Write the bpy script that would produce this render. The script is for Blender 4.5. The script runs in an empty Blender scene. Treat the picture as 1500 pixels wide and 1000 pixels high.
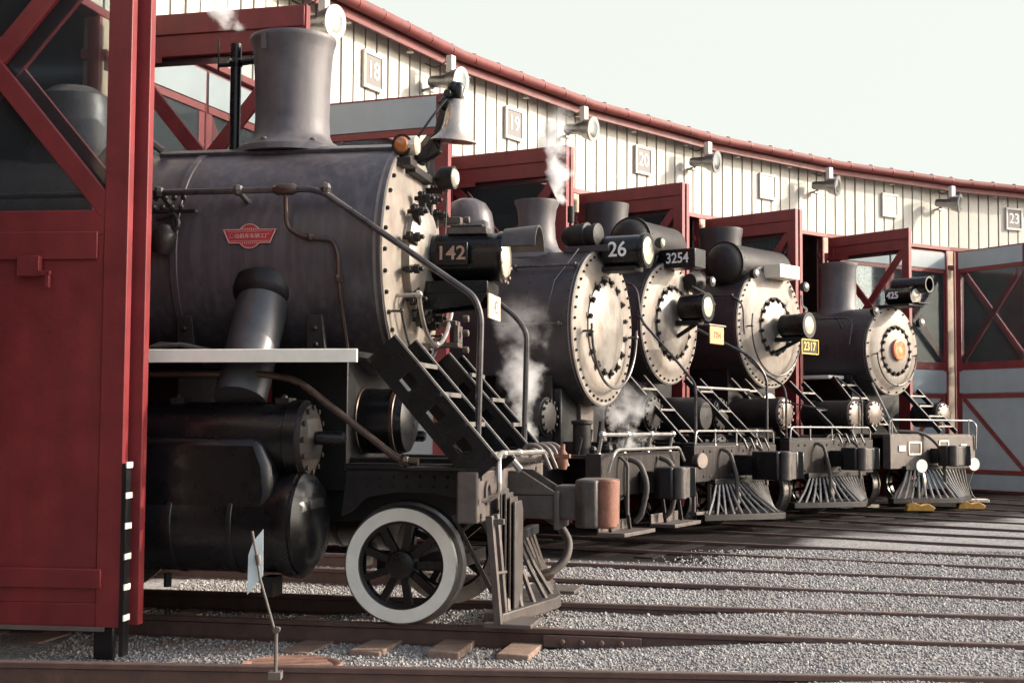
import bpy, bmesh, math, random
import numpy as np
from mathutils import Vector, Matrix
random.seed(7); np.random.seed(7)
S = bpy.context.scene
COL = S.collection
rad = math.radians

# ------------------------------------------------------------------ camera
CAM_H = 1.4508
cd = bpy.data.cameras.new('camera'); cam = bpy.data.objects.new('camera', cd); COL.objects.link(cam)
cd.sensor_width = 36; cd.lens = 2076.49 / 1500 * 36; cd.clip_end = 600; cd.clip_start = .05
cam.matrix_world = Matrix.Translation((0, 0, CAM_H)) @ Matrix.Rotation(rad(90) + .05849, 4, 'X') @ Matrix.Rotation(.00685, 4, 'Z')
S.camera = cam
# ------------------------------------------------------------------ light
SUN_EL, SUN_PHI = 24.0, -5.0          # PHI: clockwise from +X (plan), negative = from the far side
sdir = Vector((math.cos(rad(SUN_EL)) * math.cos(rad(SUN_PHI)), -math.cos(rad(SUN_EL)) * math.sin(rad(SUN_PHI)), math.sin(rad(SUN_EL))))
sl = bpy.data.lights.new('sun', 'SUN'); sun = bpy.data.objects.new('sun', sl); COL.objects.link(sun)
sl.energy = 2.1; sl.angle = rad(.6); sl.color = (1.0, .88, .73)
sun.rotation_euler = sdir.to_track_quat('Z', 'Y').to_euler(); sun.location = (30, 0, 30)
W = bpy.data.worlds.new('World'); S.world = W; W.use_nodes = True
nt = W.node_tree; nt.nodes.clear()
sky = nt.nodes.new('ShaderNodeTexSky'); sky.sky_type = 'NISHITA'; sky.sun_disc = False
sky.sun_elevation = rad(SUN_EL); sky.sun_rotation = math.atan2(sdir.x, sdir.y)
sky.dust_density = 4.0; sky.air_density = 1.0; sky.ozone_density = 1.0
hsv = nt.nodes.new('ShaderNodeHueSaturation'); hsv.inputs['Saturation'].default_value = .62; hsv.inputs['Value'].default_value = 1.0
bg = nt.nodes.new('ShaderNodeBackground'); bg.inputs['Strength'].default_value = .15
wo = nt.nodes.new('ShaderNodeOutputWorld')
# added white brightening of the far (+Y) sky that leaves the shade dark
wtc = nt.nodes.new('ShaderNodeTexCoord'); wdp = nt.nodes.new('ShaderNodeVectorMath'); wdp.operation = 'DOT_PRODUCT'; wdp.inputs[1].default_value = (.1, 1, -.1)
nt.links.new(wtc.outputs['Generated'], wdp.inputs[0])
wmr = nt.nodes.new('ShaderNodeMapRange'); wmr.interpolation_type = 'SMOOTHSTEP'; wmr.inputs['From Min'].default_value = .25; wmr.inputs['From Max'].default_value = .85; wmr.inputs['To Max'].default_value = .96
nt.links.new(wdp.outputs['Value'], wmr.inputs['Value'])
wmx = nt.nodes.new('ShaderNodeMix'); wmx.data_type = 'RGBA'; wmx.inputs['B'].default_value = (2.52, 2.62, 2.44, 1)
nt.links.new(wmr.outputs[0], wmx.inputs['Factor']); nt.links.new(hsv.outputs[0], wmx.inputs['A'])
nt.links.new(sky.outputs[0], hsv.inputs['Color']); nt.links.new(wmx.outputs['Result'], bg.inputs['Color']); nt.links.new(bg.outputs[0], wo.inputs['Surface'])
S.view_settings.view_transform = 'Standard'; S.view_settings.look = 'None'
S.view_settings.exposure = 1.27; S.view_settings.gamma = 1
S.cycles.max_bounces = 8; S.cycles.volume_bounces = 4; S.cycles.transparent_max_bounces = 12

# ------------------------------------------------------------------ layout: stalls round a turntable
C = Vector((24.2212, 6.4101, 0)); RW = 29.2257; A16 = 10.8999; DA = 7.65062
RV = RW / math.cos(rad(DA / 2)); HEAD = 5.44
def ang(k): return rad(A16 + DA * (k - 16))
def dirs(k):
    a = ang(k); return Vector((math.cos(a), -math.sin(a), 0)), Vector((math.sin(a), math.cos(a), 0))
def P(k, r, lat=0, z=0):
    d, n = dirs(k); p = C - r * d + lat * n; return Vector((p.x, p.y, z))
def gz(x, y):
    t = np.clip((x + .5) / 2.9, 0, 1); t = t * t * (3 - 2 * t)
    u = np.clip((y - 10.1) / 2, 0, 1) * np.clip((x + 1.6) / 1.6, 0, 1)
    t = np.maximum(t, u * .85)
    return -.165 + .132 * t + .008 * np.sin(x * 1.7 + y * .9) * np.cos(y * 1.3 - x * .4)

# ------------------------------------------------------------------ materials
def mat(name, col, rough=.5, metal=0., var=.25, scale=6., streak=0., streak_col=None, bump=0., bscale=40., spec=.5, coat=0., rvar=.15, rust=0., rust_col=(.12, .05, .025), sscale=(1, 1, .1)):
    m = bpy.data.materials.new(name); m.use_nodes = True; t = m.node_tree; N = t.nodes; L = t.links
    b = N['Principled BSDF']; b.inputs['Metallic'].default_value = metal
    b.inputs['Specular IOR Level'].default_value = spec; b.inputs['Coat Weight'].default_value = coat
    tc = N.new('ShaderNodeTexCoord')
    n1 = N.new('ShaderNodeTexNoise'); n1.inputs['Scale'].default_value = scale; n1.inputs['Detail'].default_value = 6; n1.inputs['Roughness'].default_value = .65
    L.new(tc.outputs['Object'], n1.inputs['Vector'])
    rmp = N.new('ShaderNodeValToRGB'); rmp.color_ramp.elements[0].position = .28; rmp.color_ramp.elements[1].position = .72
    rmp.color_ramp.elements[0].color = tuple(c * (1 - var) for c in col) + (1,)
    rmp.color_ramp.elements[1].color = tuple(min(1, c * (1 + var)) for c in col) + (1,)
    L.new(n1.outputs['Fac'], rmp.inputs['Fac']); out = rmp.outputs['Color']
    def overlay(out, vecscale, c2, lo, hi, amt, sc):
        mp = N.new('ShaderNodeMapping'); mp.inputs['Scale'].default_value = vecscale; L.new(tc.outputs['Object'], mp.inputs['Vector'])
        n2 = N.new('ShaderNodeTexNoise'); n2.inputs['Scale'].default_value = sc; n2.inputs['Detail'].default_value = 5
        L.new(mp.outputs[0], n2.inputs['Vector'])
        mr = N.new('ShaderNodeMapRange'); mr.inputs['From Min'].default_value = lo; mr.inputs['From Max'].default_value = hi; mr.inputs['To Max'].default_value = amt
        L.new(n2.outputs['Fac'], mr.inputs['Value'])
        mx = N.new('ShaderNodeMix'); mx.data_type = 'RGBA'; mx.inputs['B'].default_value = tuple(c2) + (1,)
        L.new(mr.outputs[0], mx.inputs['Factor']); L.new(out, mx.inputs['A']); return mx.outputs['Result']
    if streak: out = overlay(out, sscale, streak_col or tuple(c * .5 for c in col), .45, .7, streak, 7.)
    if rust: out = overlay(out, (1, 1, .6), rust_col, .5, .66, rust, 5.)
    L.new(out, b.inputs['Base Color'])
    mr = N.new('ShaderNodeMapRange'); mr.inputs['To Min'].default_value = max(.02, rough - rvar); mr.inputs['To Max'].default_value = min(1, rough + rvar)
    L.new(n1.outputs['Fac'], mr.inputs['Value']); L.new(mr.outputs[0], b.inputs['Roughness'])
    if bump:
        n3 = N.new('ShaderNodeTexNoise'); n3.inputs['Scale'].default_value = bscale; n3.inputs['Detail'].default_value = 4
        L.new(tc.outputs['Object'], n3.inputs['Vector'])
        bp = N.new('ShaderNodeBump'); bp.inputs['Strength'].default_value = bump; bp.inputs['Distance'].default_value = .01
        L.new(n3.outputs['Fac'], bp.inputs['Height']); L.new(bp.outputs[0], b.inputs['Normal'])
    return m
M = {}
M['red'] = mat('door_red_paint', (.185, .0195, .0225), .5, rust=.3, rust_col=(.13, .02, .023), var=.25, scale=3, streak=.35, streak_col=(.095, .013, .014), bump=.15, bscale=25)
M['red_trim'] = mat('red_trim_paint', (.19, .028, .027), .5, var=.25, scale=5, bump=.1)
M['roof_red'] = mat('roof_red_paint', (.17, .036, .034), .6, var=.3, scale=3, streak=.3)
M['grey'] = mat('grey_panel_paint', (.33, .37, .38), .6, var=.12, scale=2, streak=.15, streak_col=(.3, .32, .33))
M['cream'] = mat('cream_siding_paint', (.53, .505, .44), .65, var=.1, scale=2.5, streak=.3, streak_col=(.42, .385, .33), bump=.1)
M['groove'] = mat('siding_gap_shadowed_wood', (.055, .045, .042), .9)
M['post'] = mat('weathered_post_paint', (.48, .38, .28), .7, var=.3, scale=4, streak=.4, streak_col=(.4, .28, .2))
M['soffit'] = mat('soffit_boards', (.10, .06, .055), .8)
M['brick'] = mat('back_wall_brick', (.16, .10, .08), .9, var=.3, scale=1.5)
M['black'] = mat('black_engine_paint', (.0085, .0085, .0095), .42, spec=.35, var=.35, scale=5, bump=.12, bscale=18, rust=.12, rust_col=(.05, .035, .03))
M['satin'] = mat('satin_black_enamel', (.006, .006, .007), .28, spec=.4, var=.3, scale=4, bump=.06, bscale=10)
M['dusty'] = mat('dusty_black_iron', (.017, .0145, .014), .55, spec=.3, var=.45, scale=7, bump=.3, bscale=30, rust=.35, rust_col=(.055, .034, .026))
M['jacket'] = mat('boiler_jacket_steel', (.062, .054, .060), .37, var=.22, scale=5, streak=.5, streak_col=(.13, .118, .125), bump=.16, bscale=9, rust=.2, rust_col=(.085, .058, .05), sscale=(2.6, 2.6, .06))
M['jacket2'] = mat('dark_smokebox_steel', (.034, .029, .032), .5, var=.3, scale=3, streak=.35, streak_col=(.062, .052, .056), bump=.15, bscale=10, sscale=(2, 2, .12))
M['graphite'] = mat('graphite_smokebox_front', (.235, .208, .18), .55, .15, var=.3, scale=5, streak=.5, streak_col=(.20, .145, .11), bump=.15, bscale=30, rust=.35, rust_col=(.15, .09, .06))
M['silver'] = mat('burnished_graphite', (.27, .25, .225), .42, .4, var=.35, scale=4, streak=.5, streak_col=(.17, .13, .10), bump=.08, rust=.4, rust_col=(.14, .10, .08))
M['stack'] = mat('weathered_stack_steel', (.105, .098, .105), .55, .15, var=.3, scale=6, streak=.45, streak_col=(.20, .175, .17), bump=.12, bscale=30, rust=.2, rust_col=(.08, .065, .06))
M['white'] = mat('white_edge_paint', (.89, .88, .79), .55, var=.08, scale=6, rust=.12, rust_col=(.5, .46, .4))
M['steel'] = mat('worn_bright_steel', (.42, .39, .36), .32, .8, var=.25, scale=10)
M['pipe'] = mat('worn_grab_iron_paint', (.06, .055, .055), .3, .3, var=.4, scale=12, rust=.3, rust_col=(.2, .17, .15))
M['edge'] = mat('worn_bare_stair_edge', (.27, .255, .24), .35, .5, var=.3, scale=12)
M['rail'] = mat('rusty_rail_steel', (.105, .062, .052), .6, .1, var=.3, scale=9, bump=.3, bscale=30, rust=.3, rust_col=(.16, .09, .065))
M['railtop'] = mat('worn_rail_head', (.20, .145, .13), .38, .5, var=.25, scale=12)
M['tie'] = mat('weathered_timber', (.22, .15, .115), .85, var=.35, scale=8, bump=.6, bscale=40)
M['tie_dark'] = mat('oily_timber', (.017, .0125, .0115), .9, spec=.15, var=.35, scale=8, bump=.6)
M['rust'] = mat('rusty_knuckle', (.20, .085, .055), .75, var=.35, scale=14, bump=.4, rust=.5, rust_col=(.18, .06, .035))
M['cast'] = mat('grimy_cast_steel', (.075, .065, .06), .5, .3, var=.35, scale=9, bump=.35, bscale=25, rust=.4, rust_col=(.09, .06, .05))
M['beam'] = mat('dusty_bumper_beam', (.105, .088, .080), .55, .3, var=.3, scale=7, bump=.25, rust=.3, rust_col=(.12, .08, .06))
M['beam_dark'] = mat('oily_streaked_beam', (.013, .010, .0095), .55, spec=.3, var=.5, scale=6, streak=.8, streak_col=(.048, .033, .027), bump=.3, rust=.4, rust_col=(.03, .019, .014), sscale=(2.5, 2.5, .15))
M['copper'] = mat('copper_brown_pipe', (.085, .058, .046), .32, .5, var=.3, scale=8)
M['plate_red'] = mat('red_builder_plate', (.42, .04, .045), .4, var=.15)
M['plate_line'] = mat('plate_raised_line', (.62, .36, .33), .45)
M['letter'] = mat('white_letter_paint', (.80, .79, .74), .5, var=.05)
M['letter_worn'] = mat('faded_orange_letter', (.36, .22, .16), .6)
M['plate_orange'] = mat('orange_plate', (.66, .34, .13), .5, var=.15)
M['plate_yellow'] = mat('yellow_plate', (.72, .44, .06), .45, var=.1)
M['plate_cream'] = mat('cream_plate', (.80, .70, .54), .5, var=.08)
M['emblem'] = mat('red_orange_emblem_disc', (.62, .19, .10), .45, var=.15)
M['brass'] = mat('pale_bell_metal', (.52, .45, .38), .28, .7, var=.2)
M['bell_in'] = mat('red_bell_inside', (.20, .035, .03), .5)
M['lens'] = mat('headlight_lens', (.68, .62, .48), .12, .2, var=.1, coat=.6)
M['orange_lens'] = mat('orange_marker_lens', (.42, .15, .045), .15, var=.15, coat=.8)
M['alum'] = mat('floodlight_aluminium', (.28, .275, .27), .3, .75, var=.12)
M['box_white'] = mat('white_fixture_paint', (.60, .57, .50), .5, var=.06)
M['sign_grey'] = mat('grey_sign_face', (.17, .155, .145), .6, var=.08)
M['sign_glare'] = mat('sign_face_painted_glare', (.43, .42, .37), .5, var=.04)  # sun glare put into the sign face as a paler colour
M['flag'] = mat('pale_blue_flag_paint', (.56, .66, .68), .55, var=.15)
M['disc'] = mat('white_disc_paint', (.74, .74, .68), .5, var=.1)
M['yellow'] = mat('worn_yellow_paint', (.50, .27, .05), .65, var=.3, scale=9, rust=.4, rust_col=(.2, .1, .04))
M['hose'] = mat('dusty_rubber_hose', (.075, .065, .058), .7, var=.3)
M['cap_lit'] = mat('bare_cylinder_cover', (.17, .14, .125), .38, .5, var=.2, rust=.3, rust_col=(.18, .12, .09))
M['manhole'] = mat('rusty_lid', (.22, .12, .09), .75, var=.35, scale=7, bump=.5, bscale=22)
M['pipe_steel'] = mat('dull_steam_pipe_steel', (.075, .077, .085), .36, .45, var=.3, scale=5, streak=.3, streak_col=(.1, .075, .065))
M['iron_grey'] = mat('dull_grey_iron', (.13, .11, .10), .6, .2, var=.2)

def glass_mat(name, tint, gloss):
    m = bpy.data.materials.new(name); m.use_nodes = True; t = m.node_tree; N = t.nodes; L = t.links; N.clear()
    o = N.new('ShaderNodeOutputMaterial'); mx = N.new('ShaderNodeMixShader'); tr = N.new('ShaderNodeBsdfTransparent'); gl = N.new('ShaderNodeBsdfGlossy')
    df = N.new('ShaderNodeBsdfDiffuse'); df.inputs['Color'].default_value = (.3, .32, .33, 1); m2 = N.new('ShaderNodeMixShader'); m2.inputs['Fac'].default_value = .05
    tr.inputs['Color'].default_value = tint + (1,); gl.inputs['Roughness'].default_value = .06; gl.inputs['Color'].default_value = (.85, .88, .9, 1)
    fr = N.new('ShaderNodeFresnel'); fr.inputs['IOR'].default_value = gloss
    L.new(fr.outputs[0], mx.inputs['Fac']); L.new(tr.outputs[0], mx.inputs[1]); L.new(gl.outputs[0], mx.inputs[2])
    L.new(mx.outputs[0], m2.inputs[1]); L.new(df.outputs[0], m2.inputs[2]); L.new(m2.outputs[0], o.inputs['Surface'])
    return m
M['glass'] = glass_mat('dusty_wired_glass', (.80, .83, .84), 1.35)

# ------------------------------------------------------------------ mesh building
class MB:
    def __init__(s): s.v = []; s.f = []; s.p = []; s.m = []
    def mark(s): s.m.append((len(s.v), len(s.f)))
    def add(s, vs, fs):
        o = len(s.v); s.p.append((o, len(s.f))); s.v += [tuple(v) for v in vs]; s.f += [tuple(i + o for i in f) for f in fs]; return s
    def box(s, x0, x1, y0, y1, z0, z1):
        vs = [(x, y, z) for x in (x0, x1) for y in (y0, y1) for z in (z0, z1)]
        return s.add(vs, [(0, 1, 3, 2), (4, 6, 7, 5), (0, 4, 5, 1), (2, 3, 7, 6), (0, 2, 6, 4), (1, 5, 7, 3)])
    def bar(s, p0, p1, w, h, up=(0, 0, 1)):
        p0 = Vector(p0); p1 = Vector(p1); d = (p1 - p0).normalized(); u = Vector(up)
        a = d.cross(u)
        if a.length < 1e-4: a = d.cross(Vector((1, 0, 0)))
        a.normalize(); b = a.cross(d).normalized(); vs = []
        for p in (p0, p1):
            for i, j in ((-1, -1), (1, -1), (1, 1), (-1, 1)): vs.append(p + a * (w / 2 * i) + b * (h / 2 * j))
        return s.add(vs, [(3, 2, 1, 0), (4, 5, 6, 7), (0, 1, 5, 4), (1, 2, 6, 5), (2, 3, 7, 6), (3, 0, 4, 7)])
    def tube(s, pts, r, n=8, fillet=0.):
        pts = [Vector(p) for p in pts]
        if fillet and len(pts) > 2:
            q = [pts[0]]
            for i in range(1, len(pts) - 1):
                a, b, c = pts[i - 1], pts[i], pts[i + 1]
                f = min(fillet, (a - b).length * .45, (c - b).length * .45)
                p1 = b + (a - b).normalized() * f; p2 = b + (c - b).normalized() * f
                for k in range(6):
                    t = k / 5; q.append((1 - t) ** 2 * p1 + 2 * t * (1 - t) * b + t * t * p2)
            q.append(pts[-1]); pts = q
        rings = []; d0 = (pts[1] - pts[0]).normalized()
        a = d0.orthogonal().normalized()
        for i, p in enumerate(pts):
            if i == 0: d = d0
            elif i == len(pts) - 1: d = (pts[i] - pts[i - 1]).normalized()
            else: d = ((pts[i] - pts[i - 1]).normalized() + (pts[i + 1] - pts[i]).normalized()).normalized()
            a = (a - d * a.dot(d)).normalized(); b = d.cross(a)
            rr = r[i] if isinstance(r, (list, tuple)) else r
            rings.append([p + a * (rr * math.cos(2 * math.pi * k / n)) + b * (rr * math.sin(2 * math.pi * k / n)) for k in range(n)])
        vs = [v for R in rings for v in R]; fs = []
        for i in range(len(rings) - 1):
            for k in range(n):
                k2 = (k + 1) % n; fs.append((i * n + k, i * n + k2, (i + 1) * n + k2, (i + 1) * n + k))
        fs.append(tuple(range(n))[::-1]); fs.append(tuple((len(rings) - 1) * n + k for k in range(n)))
        return s.add(vs, fs)
    def lathe(s, prof, o=(0, 0, 0), axis=(1, 0, 0), n=32, a0=0., a1=2 * math.pi, ref=None, ring=False):
        if ring: prof = list(prof) + [prof[0]]
        o = Vector(o); d = Vector(axis).normalized()
        a = Vector(ref) if ref else (Vector((0, 0, 1)) if abs(d.z) < .9 else Vector((1, 0, 0)))
        a = (a - d * a.dot(d)).normalized(); b = d.cross(a)
        full = abs(a1 - a0 - 2 * math.pi) < 1e-6; m = n if full else n + 1
        vs = []; fs = []
        for (t, r) in prof:
            for k in range(m):
                th = a0 + (a1 - a0) * k / n
                vs.append(o + d * t + a * (r * math.cos(th)) + b * (r * math.sin(th)))
        for i in range(len(prof) - 1):
            for k in range(n):
                k2 = (k + 1) % m
                q = [i * m + k, i * m + k2, (i + 1) * m + k2, (i + 1) * m + k]
                if prof[i][1] < 1e-6: q = [q[0], q[2], q[3]]
                elif prof[i + 1][1] < 1e-6: q = [q[0], q[1], q[2]]
                fs.append(tuple(q))
        if full and not ring:
            if prof[0][1] > 1e-6: fs.append(tuple(range(m))[::-1])
            if prof[-1][1] > 1e-6: fs.append(tuple((len(prof) - 1) * m + k for k in range(m)))
        return s.add(vs, fs)
    def prism(s, poly, o, ux, uy, th):
        o = Vector(o); ux = Vector(ux); uy = Vector(uy); nn = ux.cross(uy).normalized(); n = len(poly)
        vs = [o + ux * p[0] + uy * p[1] for p in poly] + [o + ux * p[0] + uy * p[1] + nn * th for p in poly]
        fs = [tuple(range(n))[::-1], tuple(range(n, 2 * n))] + [(i, (i + 1) % n, n + (i + 1) % n, n + i) for i in range(n)]
        return s.add(vs, fs)
    def ball(s, c, r, n=10, sc=(1, 1, 1)):
        k = n // 2; pr = [(-r * math.cos(math.pi * i / k), r * math.sin(math.pi * i / k)) for i in range(k + 1)]
        pr[0] = (-r, 0); pr[-1] = (r, 0)
        t = MB().lathe(pr, (0, 0, 0), (0, 0, 1), n)
        return s.add([(c[0] + v[0] * sc[0], c[1] + v[1] * sc[1], c[2] + v[2] * sc[2]) for v in t.v], t.f)
    def split(s, name, m, parent=None, bevel=0., world=False):
        q = (s.m or s.p) + [(len(s.v), len(s.f))]
        for (v0, f0), (v1, f1) in zip(q[:-1], q[1:]):
            b = MB(); b.add(s.v[v0:v1], [tuple(i - v0 for i in f) for f in s.f[f0:f1]]); o = b.build(name, m, parent, bevel, world)
        return o
    def build(s, name, m, parent=None, bevel=0., world=False, angle=38):
        me = bpy.data.meshes.new(name); me.from_pydata(s.v, [], s.f); me.update()
        bm = bmesh.new(); bm.from_mesh(me); bmesh.ops.recalc_face_normals(bm, faces=bm.faces); bm.to_mesh(me); bm.free()
        me.polygons.foreach_set('use_smooth', [True] * len(me.polygons)); me.set_sharp_from_angle(angle=rad(angle))
        me.materials.append(M[m] if isinstance(m, str) else m)
        return link(name, me, parent, bevel, world)
def link(name, data, parent=None, bevel=0., world=False):
    o = bpy.data.objects.new(name, data); COL.objects.link(o)
    if parent:
        o.parent = parent
        if world: o.matrix_parent_inverse = Matrix.Translation(-Vector(parent.location)) if parent.parent is None else Matrix.Identity(4)
    if bevel:
        b = o.modifiers.new('bevel', 'BEVEL'); b.width = bevel; b.segments = 2; b.limit_method = 'ANGLE'; b.angle_limit = rad(40); b.harden_normals = False
    return o
def tag(o, label, cat=None, group=None, kind=None):
    if label: o['label'] = label
    if cat: o['category'] = cat
    if group: o['group'] = group
    if kind: o['kind'] = kind
    return o
def empty(name, loc, rz, label, cat, group=None):
    o = bpy.data.objects.new(name, None); COL.objects.link(o); o.location = loc; o.rotation_euler = (0, 0, rz); o.empty_display_size = .3
    return tag(o, label, cat, group)
def copy_tree(o, parent=None):
    c = o.copy(); COL.objects.link(c)
    if parent: c.parent = parent
    for ch in list(o.children): copy_tree(ch, c)
    return c
def text(name, s, size, m, parent, loc, face='side', ext=.004, bold=.0, sx=1., rot=None, spacing=1.):
    cu = bpy.data.curves.new(name, 'FONT'); cu.body = s; cu.size = size; cu.extrude = ext; cu.offset = bold
    cu.align_x = 'CENTER'; cu.align_y = 'CENTER'; cu.space_character = spacing
    t = bpy.data.objects.new(name, cu); COL.objects.link(t)
    dg = bpy.context.evaluated_depsgraph_get(); dg.update()
    me = bpy.data.meshes.new_from_object(t.evaluated_get(dg)); bpy.data.objects.remove(t)
    me.materials.clear(); me.materials.append(M[m])
    o = link(name, me, parent); o.location = loc; o.scale = (sx, 1, 1)
    o.rotation_euler = rot if rot else ((rad(90), 0, 0) if face == 'side' else (rad(90), 0, rad(90)))
    return o

# ------------------------------------------------------------------ ground
def axis_pts(lo, hi, step, far):
    a = list(np.arange(lo, hi + 1e-6, step)); o = []; s = step; x = lo
    while x > -far: s *= 1.5; x -= s; o.append(x)
    q = []; s = step; x = hi
    while x < far: s *= 1.5; x += s; q.append(x)
    return o[::-1] + a + q
gx = axis_pts(-6, 14, .2, 250); gy = axis_pts(5, 34, .2, 250)
X, Y = np.meshgrid(gx, gy); Z = gz(X, Y)
nx, ny = len(gx), len(gy)
me = bpy.data.meshes.new('ground')
vs = np.stack([X, Y, Z], -1).reshape(-1, 3)
fs = [(j * nx + i, j * nx + i + 1, (j + 1) * nx + i + 1, (j + 1) * nx + i) for j in range(ny - 1) for i in range(nx - 1)]
me.from_pydata(vs.tolist(), [], fs); me.update(); me.polygons.foreach_set('use_smooth', [True] * len(me.polygons))
def ground_mat():
    m = bpy.data.materials.new('ballast_gravel'); m.use_nodes = True; t = m.node_tree; N = t.nodes; L = t.links; b = N['Principled BSDF']
    b.inputs['Roughness'].default_value = .95; b.inputs['Specular IOR Level'].default_value = .1
    tc = N.new('ShaderNodeTexCoord')
    def math_(op, a, bb=None, c=None):
        n = N.new('ShaderNodeMath'); n.operation = op
        for i, x in enumerate((a, bb, c)):
            if x is None: continue
            if isinstance(x, (int, float)): n.inputs[i].default_value = x
            else: L.new(x, n.inputs[i])
        return n.outputs[0]
    vo = N.new('ShaderNodeTexVoronoi'); vo.inputs['Scale'].default_value = 42; L.new(tc.outputs['Object'], vo.inputs['Vector'])
    r1 = N.new('ShaderNodeValToRGB'); e = r1.color_ramp.elements
    e[0].color = (.15, .145, .145, 1); e[0].position = .0; e[1].color = (.42, .41, .40, 1); e[1].position = 1.
    x = e.new(.5); x.color = (.27, .262, .258, 1)
    sp = N.new('ShaderNodeSeparateColor'); L.new(vo.outputs['Color'], sp.inputs[0]); L.new(sp.outputs[0], r1.inputs[0])
    nb = N.new('ShaderNodeTexNoise'); nb.inputs['Scale'].default_value = .8; nb.inputs['Detail'].default_value = 7; L.new(tc.outputs['Object'], nb.inputs['Vector'])
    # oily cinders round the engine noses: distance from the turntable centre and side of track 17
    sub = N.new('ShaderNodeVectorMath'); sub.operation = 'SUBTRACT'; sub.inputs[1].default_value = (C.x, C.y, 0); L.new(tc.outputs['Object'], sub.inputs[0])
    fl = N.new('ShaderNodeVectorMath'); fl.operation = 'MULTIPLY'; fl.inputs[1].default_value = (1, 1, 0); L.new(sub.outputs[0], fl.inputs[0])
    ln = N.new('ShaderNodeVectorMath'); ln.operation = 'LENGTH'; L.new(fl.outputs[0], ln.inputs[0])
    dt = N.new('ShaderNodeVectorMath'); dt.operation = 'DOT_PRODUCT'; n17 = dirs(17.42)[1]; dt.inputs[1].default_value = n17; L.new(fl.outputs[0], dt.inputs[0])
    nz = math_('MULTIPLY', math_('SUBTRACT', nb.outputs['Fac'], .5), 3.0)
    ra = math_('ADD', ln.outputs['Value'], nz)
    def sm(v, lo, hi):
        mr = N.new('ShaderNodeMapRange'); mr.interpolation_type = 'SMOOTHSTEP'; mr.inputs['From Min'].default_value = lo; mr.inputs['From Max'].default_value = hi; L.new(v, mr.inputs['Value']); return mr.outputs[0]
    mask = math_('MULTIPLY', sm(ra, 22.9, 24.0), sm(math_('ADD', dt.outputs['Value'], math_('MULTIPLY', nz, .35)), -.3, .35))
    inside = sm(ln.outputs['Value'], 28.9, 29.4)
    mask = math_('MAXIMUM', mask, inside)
    # brown grime along the near tracks
    ng = N.new('ShaderNodeTexNoise'); ng.inputs['Scale'].default_value = 1.7; ng.inputs['Detail'].default_value = 6; L.new(tc.outputs['Object'], ng.inputs['Vector'])
    mg = N.new('ShaderNodeMapRange'); mg.inputs['From Min'].default_value = .45; mg.inputs['From Max'].default_value = .75; mg.inputs['To Max'].default_value = .45; L.new(ng.outputs['Fac'], mg.inputs['Value'])
    mx0 = N.new('ShaderNodeMix'); mx0.data_type = 'RGBA'; mx0.inputs['B'].default_value = (.2, .16, .14, 1); L.new(mg.outputs[0], mx0.inputs['Factor']); L.new(r1.outputs[0], mx0.inputs['A'])
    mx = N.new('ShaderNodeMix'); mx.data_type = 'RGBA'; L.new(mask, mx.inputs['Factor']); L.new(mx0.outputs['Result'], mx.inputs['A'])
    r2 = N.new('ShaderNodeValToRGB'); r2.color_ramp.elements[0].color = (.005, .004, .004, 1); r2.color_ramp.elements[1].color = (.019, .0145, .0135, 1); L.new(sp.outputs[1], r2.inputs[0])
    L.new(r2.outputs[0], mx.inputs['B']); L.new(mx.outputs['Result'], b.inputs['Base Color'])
    bp = N.new('ShaderNodeBump'); bp.inputs['Strength'].default_value = .6; bp.inputs['Distance'].default_value = .015; bp.invert = True
    L.new(vo.outputs['Distance'], bp.inputs['Height']); L.new(bp.outputs[0], b.inputs['Normal'])
    return m
me.materials.append(ground_mat()); go = link('ground', me); go['kind'] = 'structure'

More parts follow.
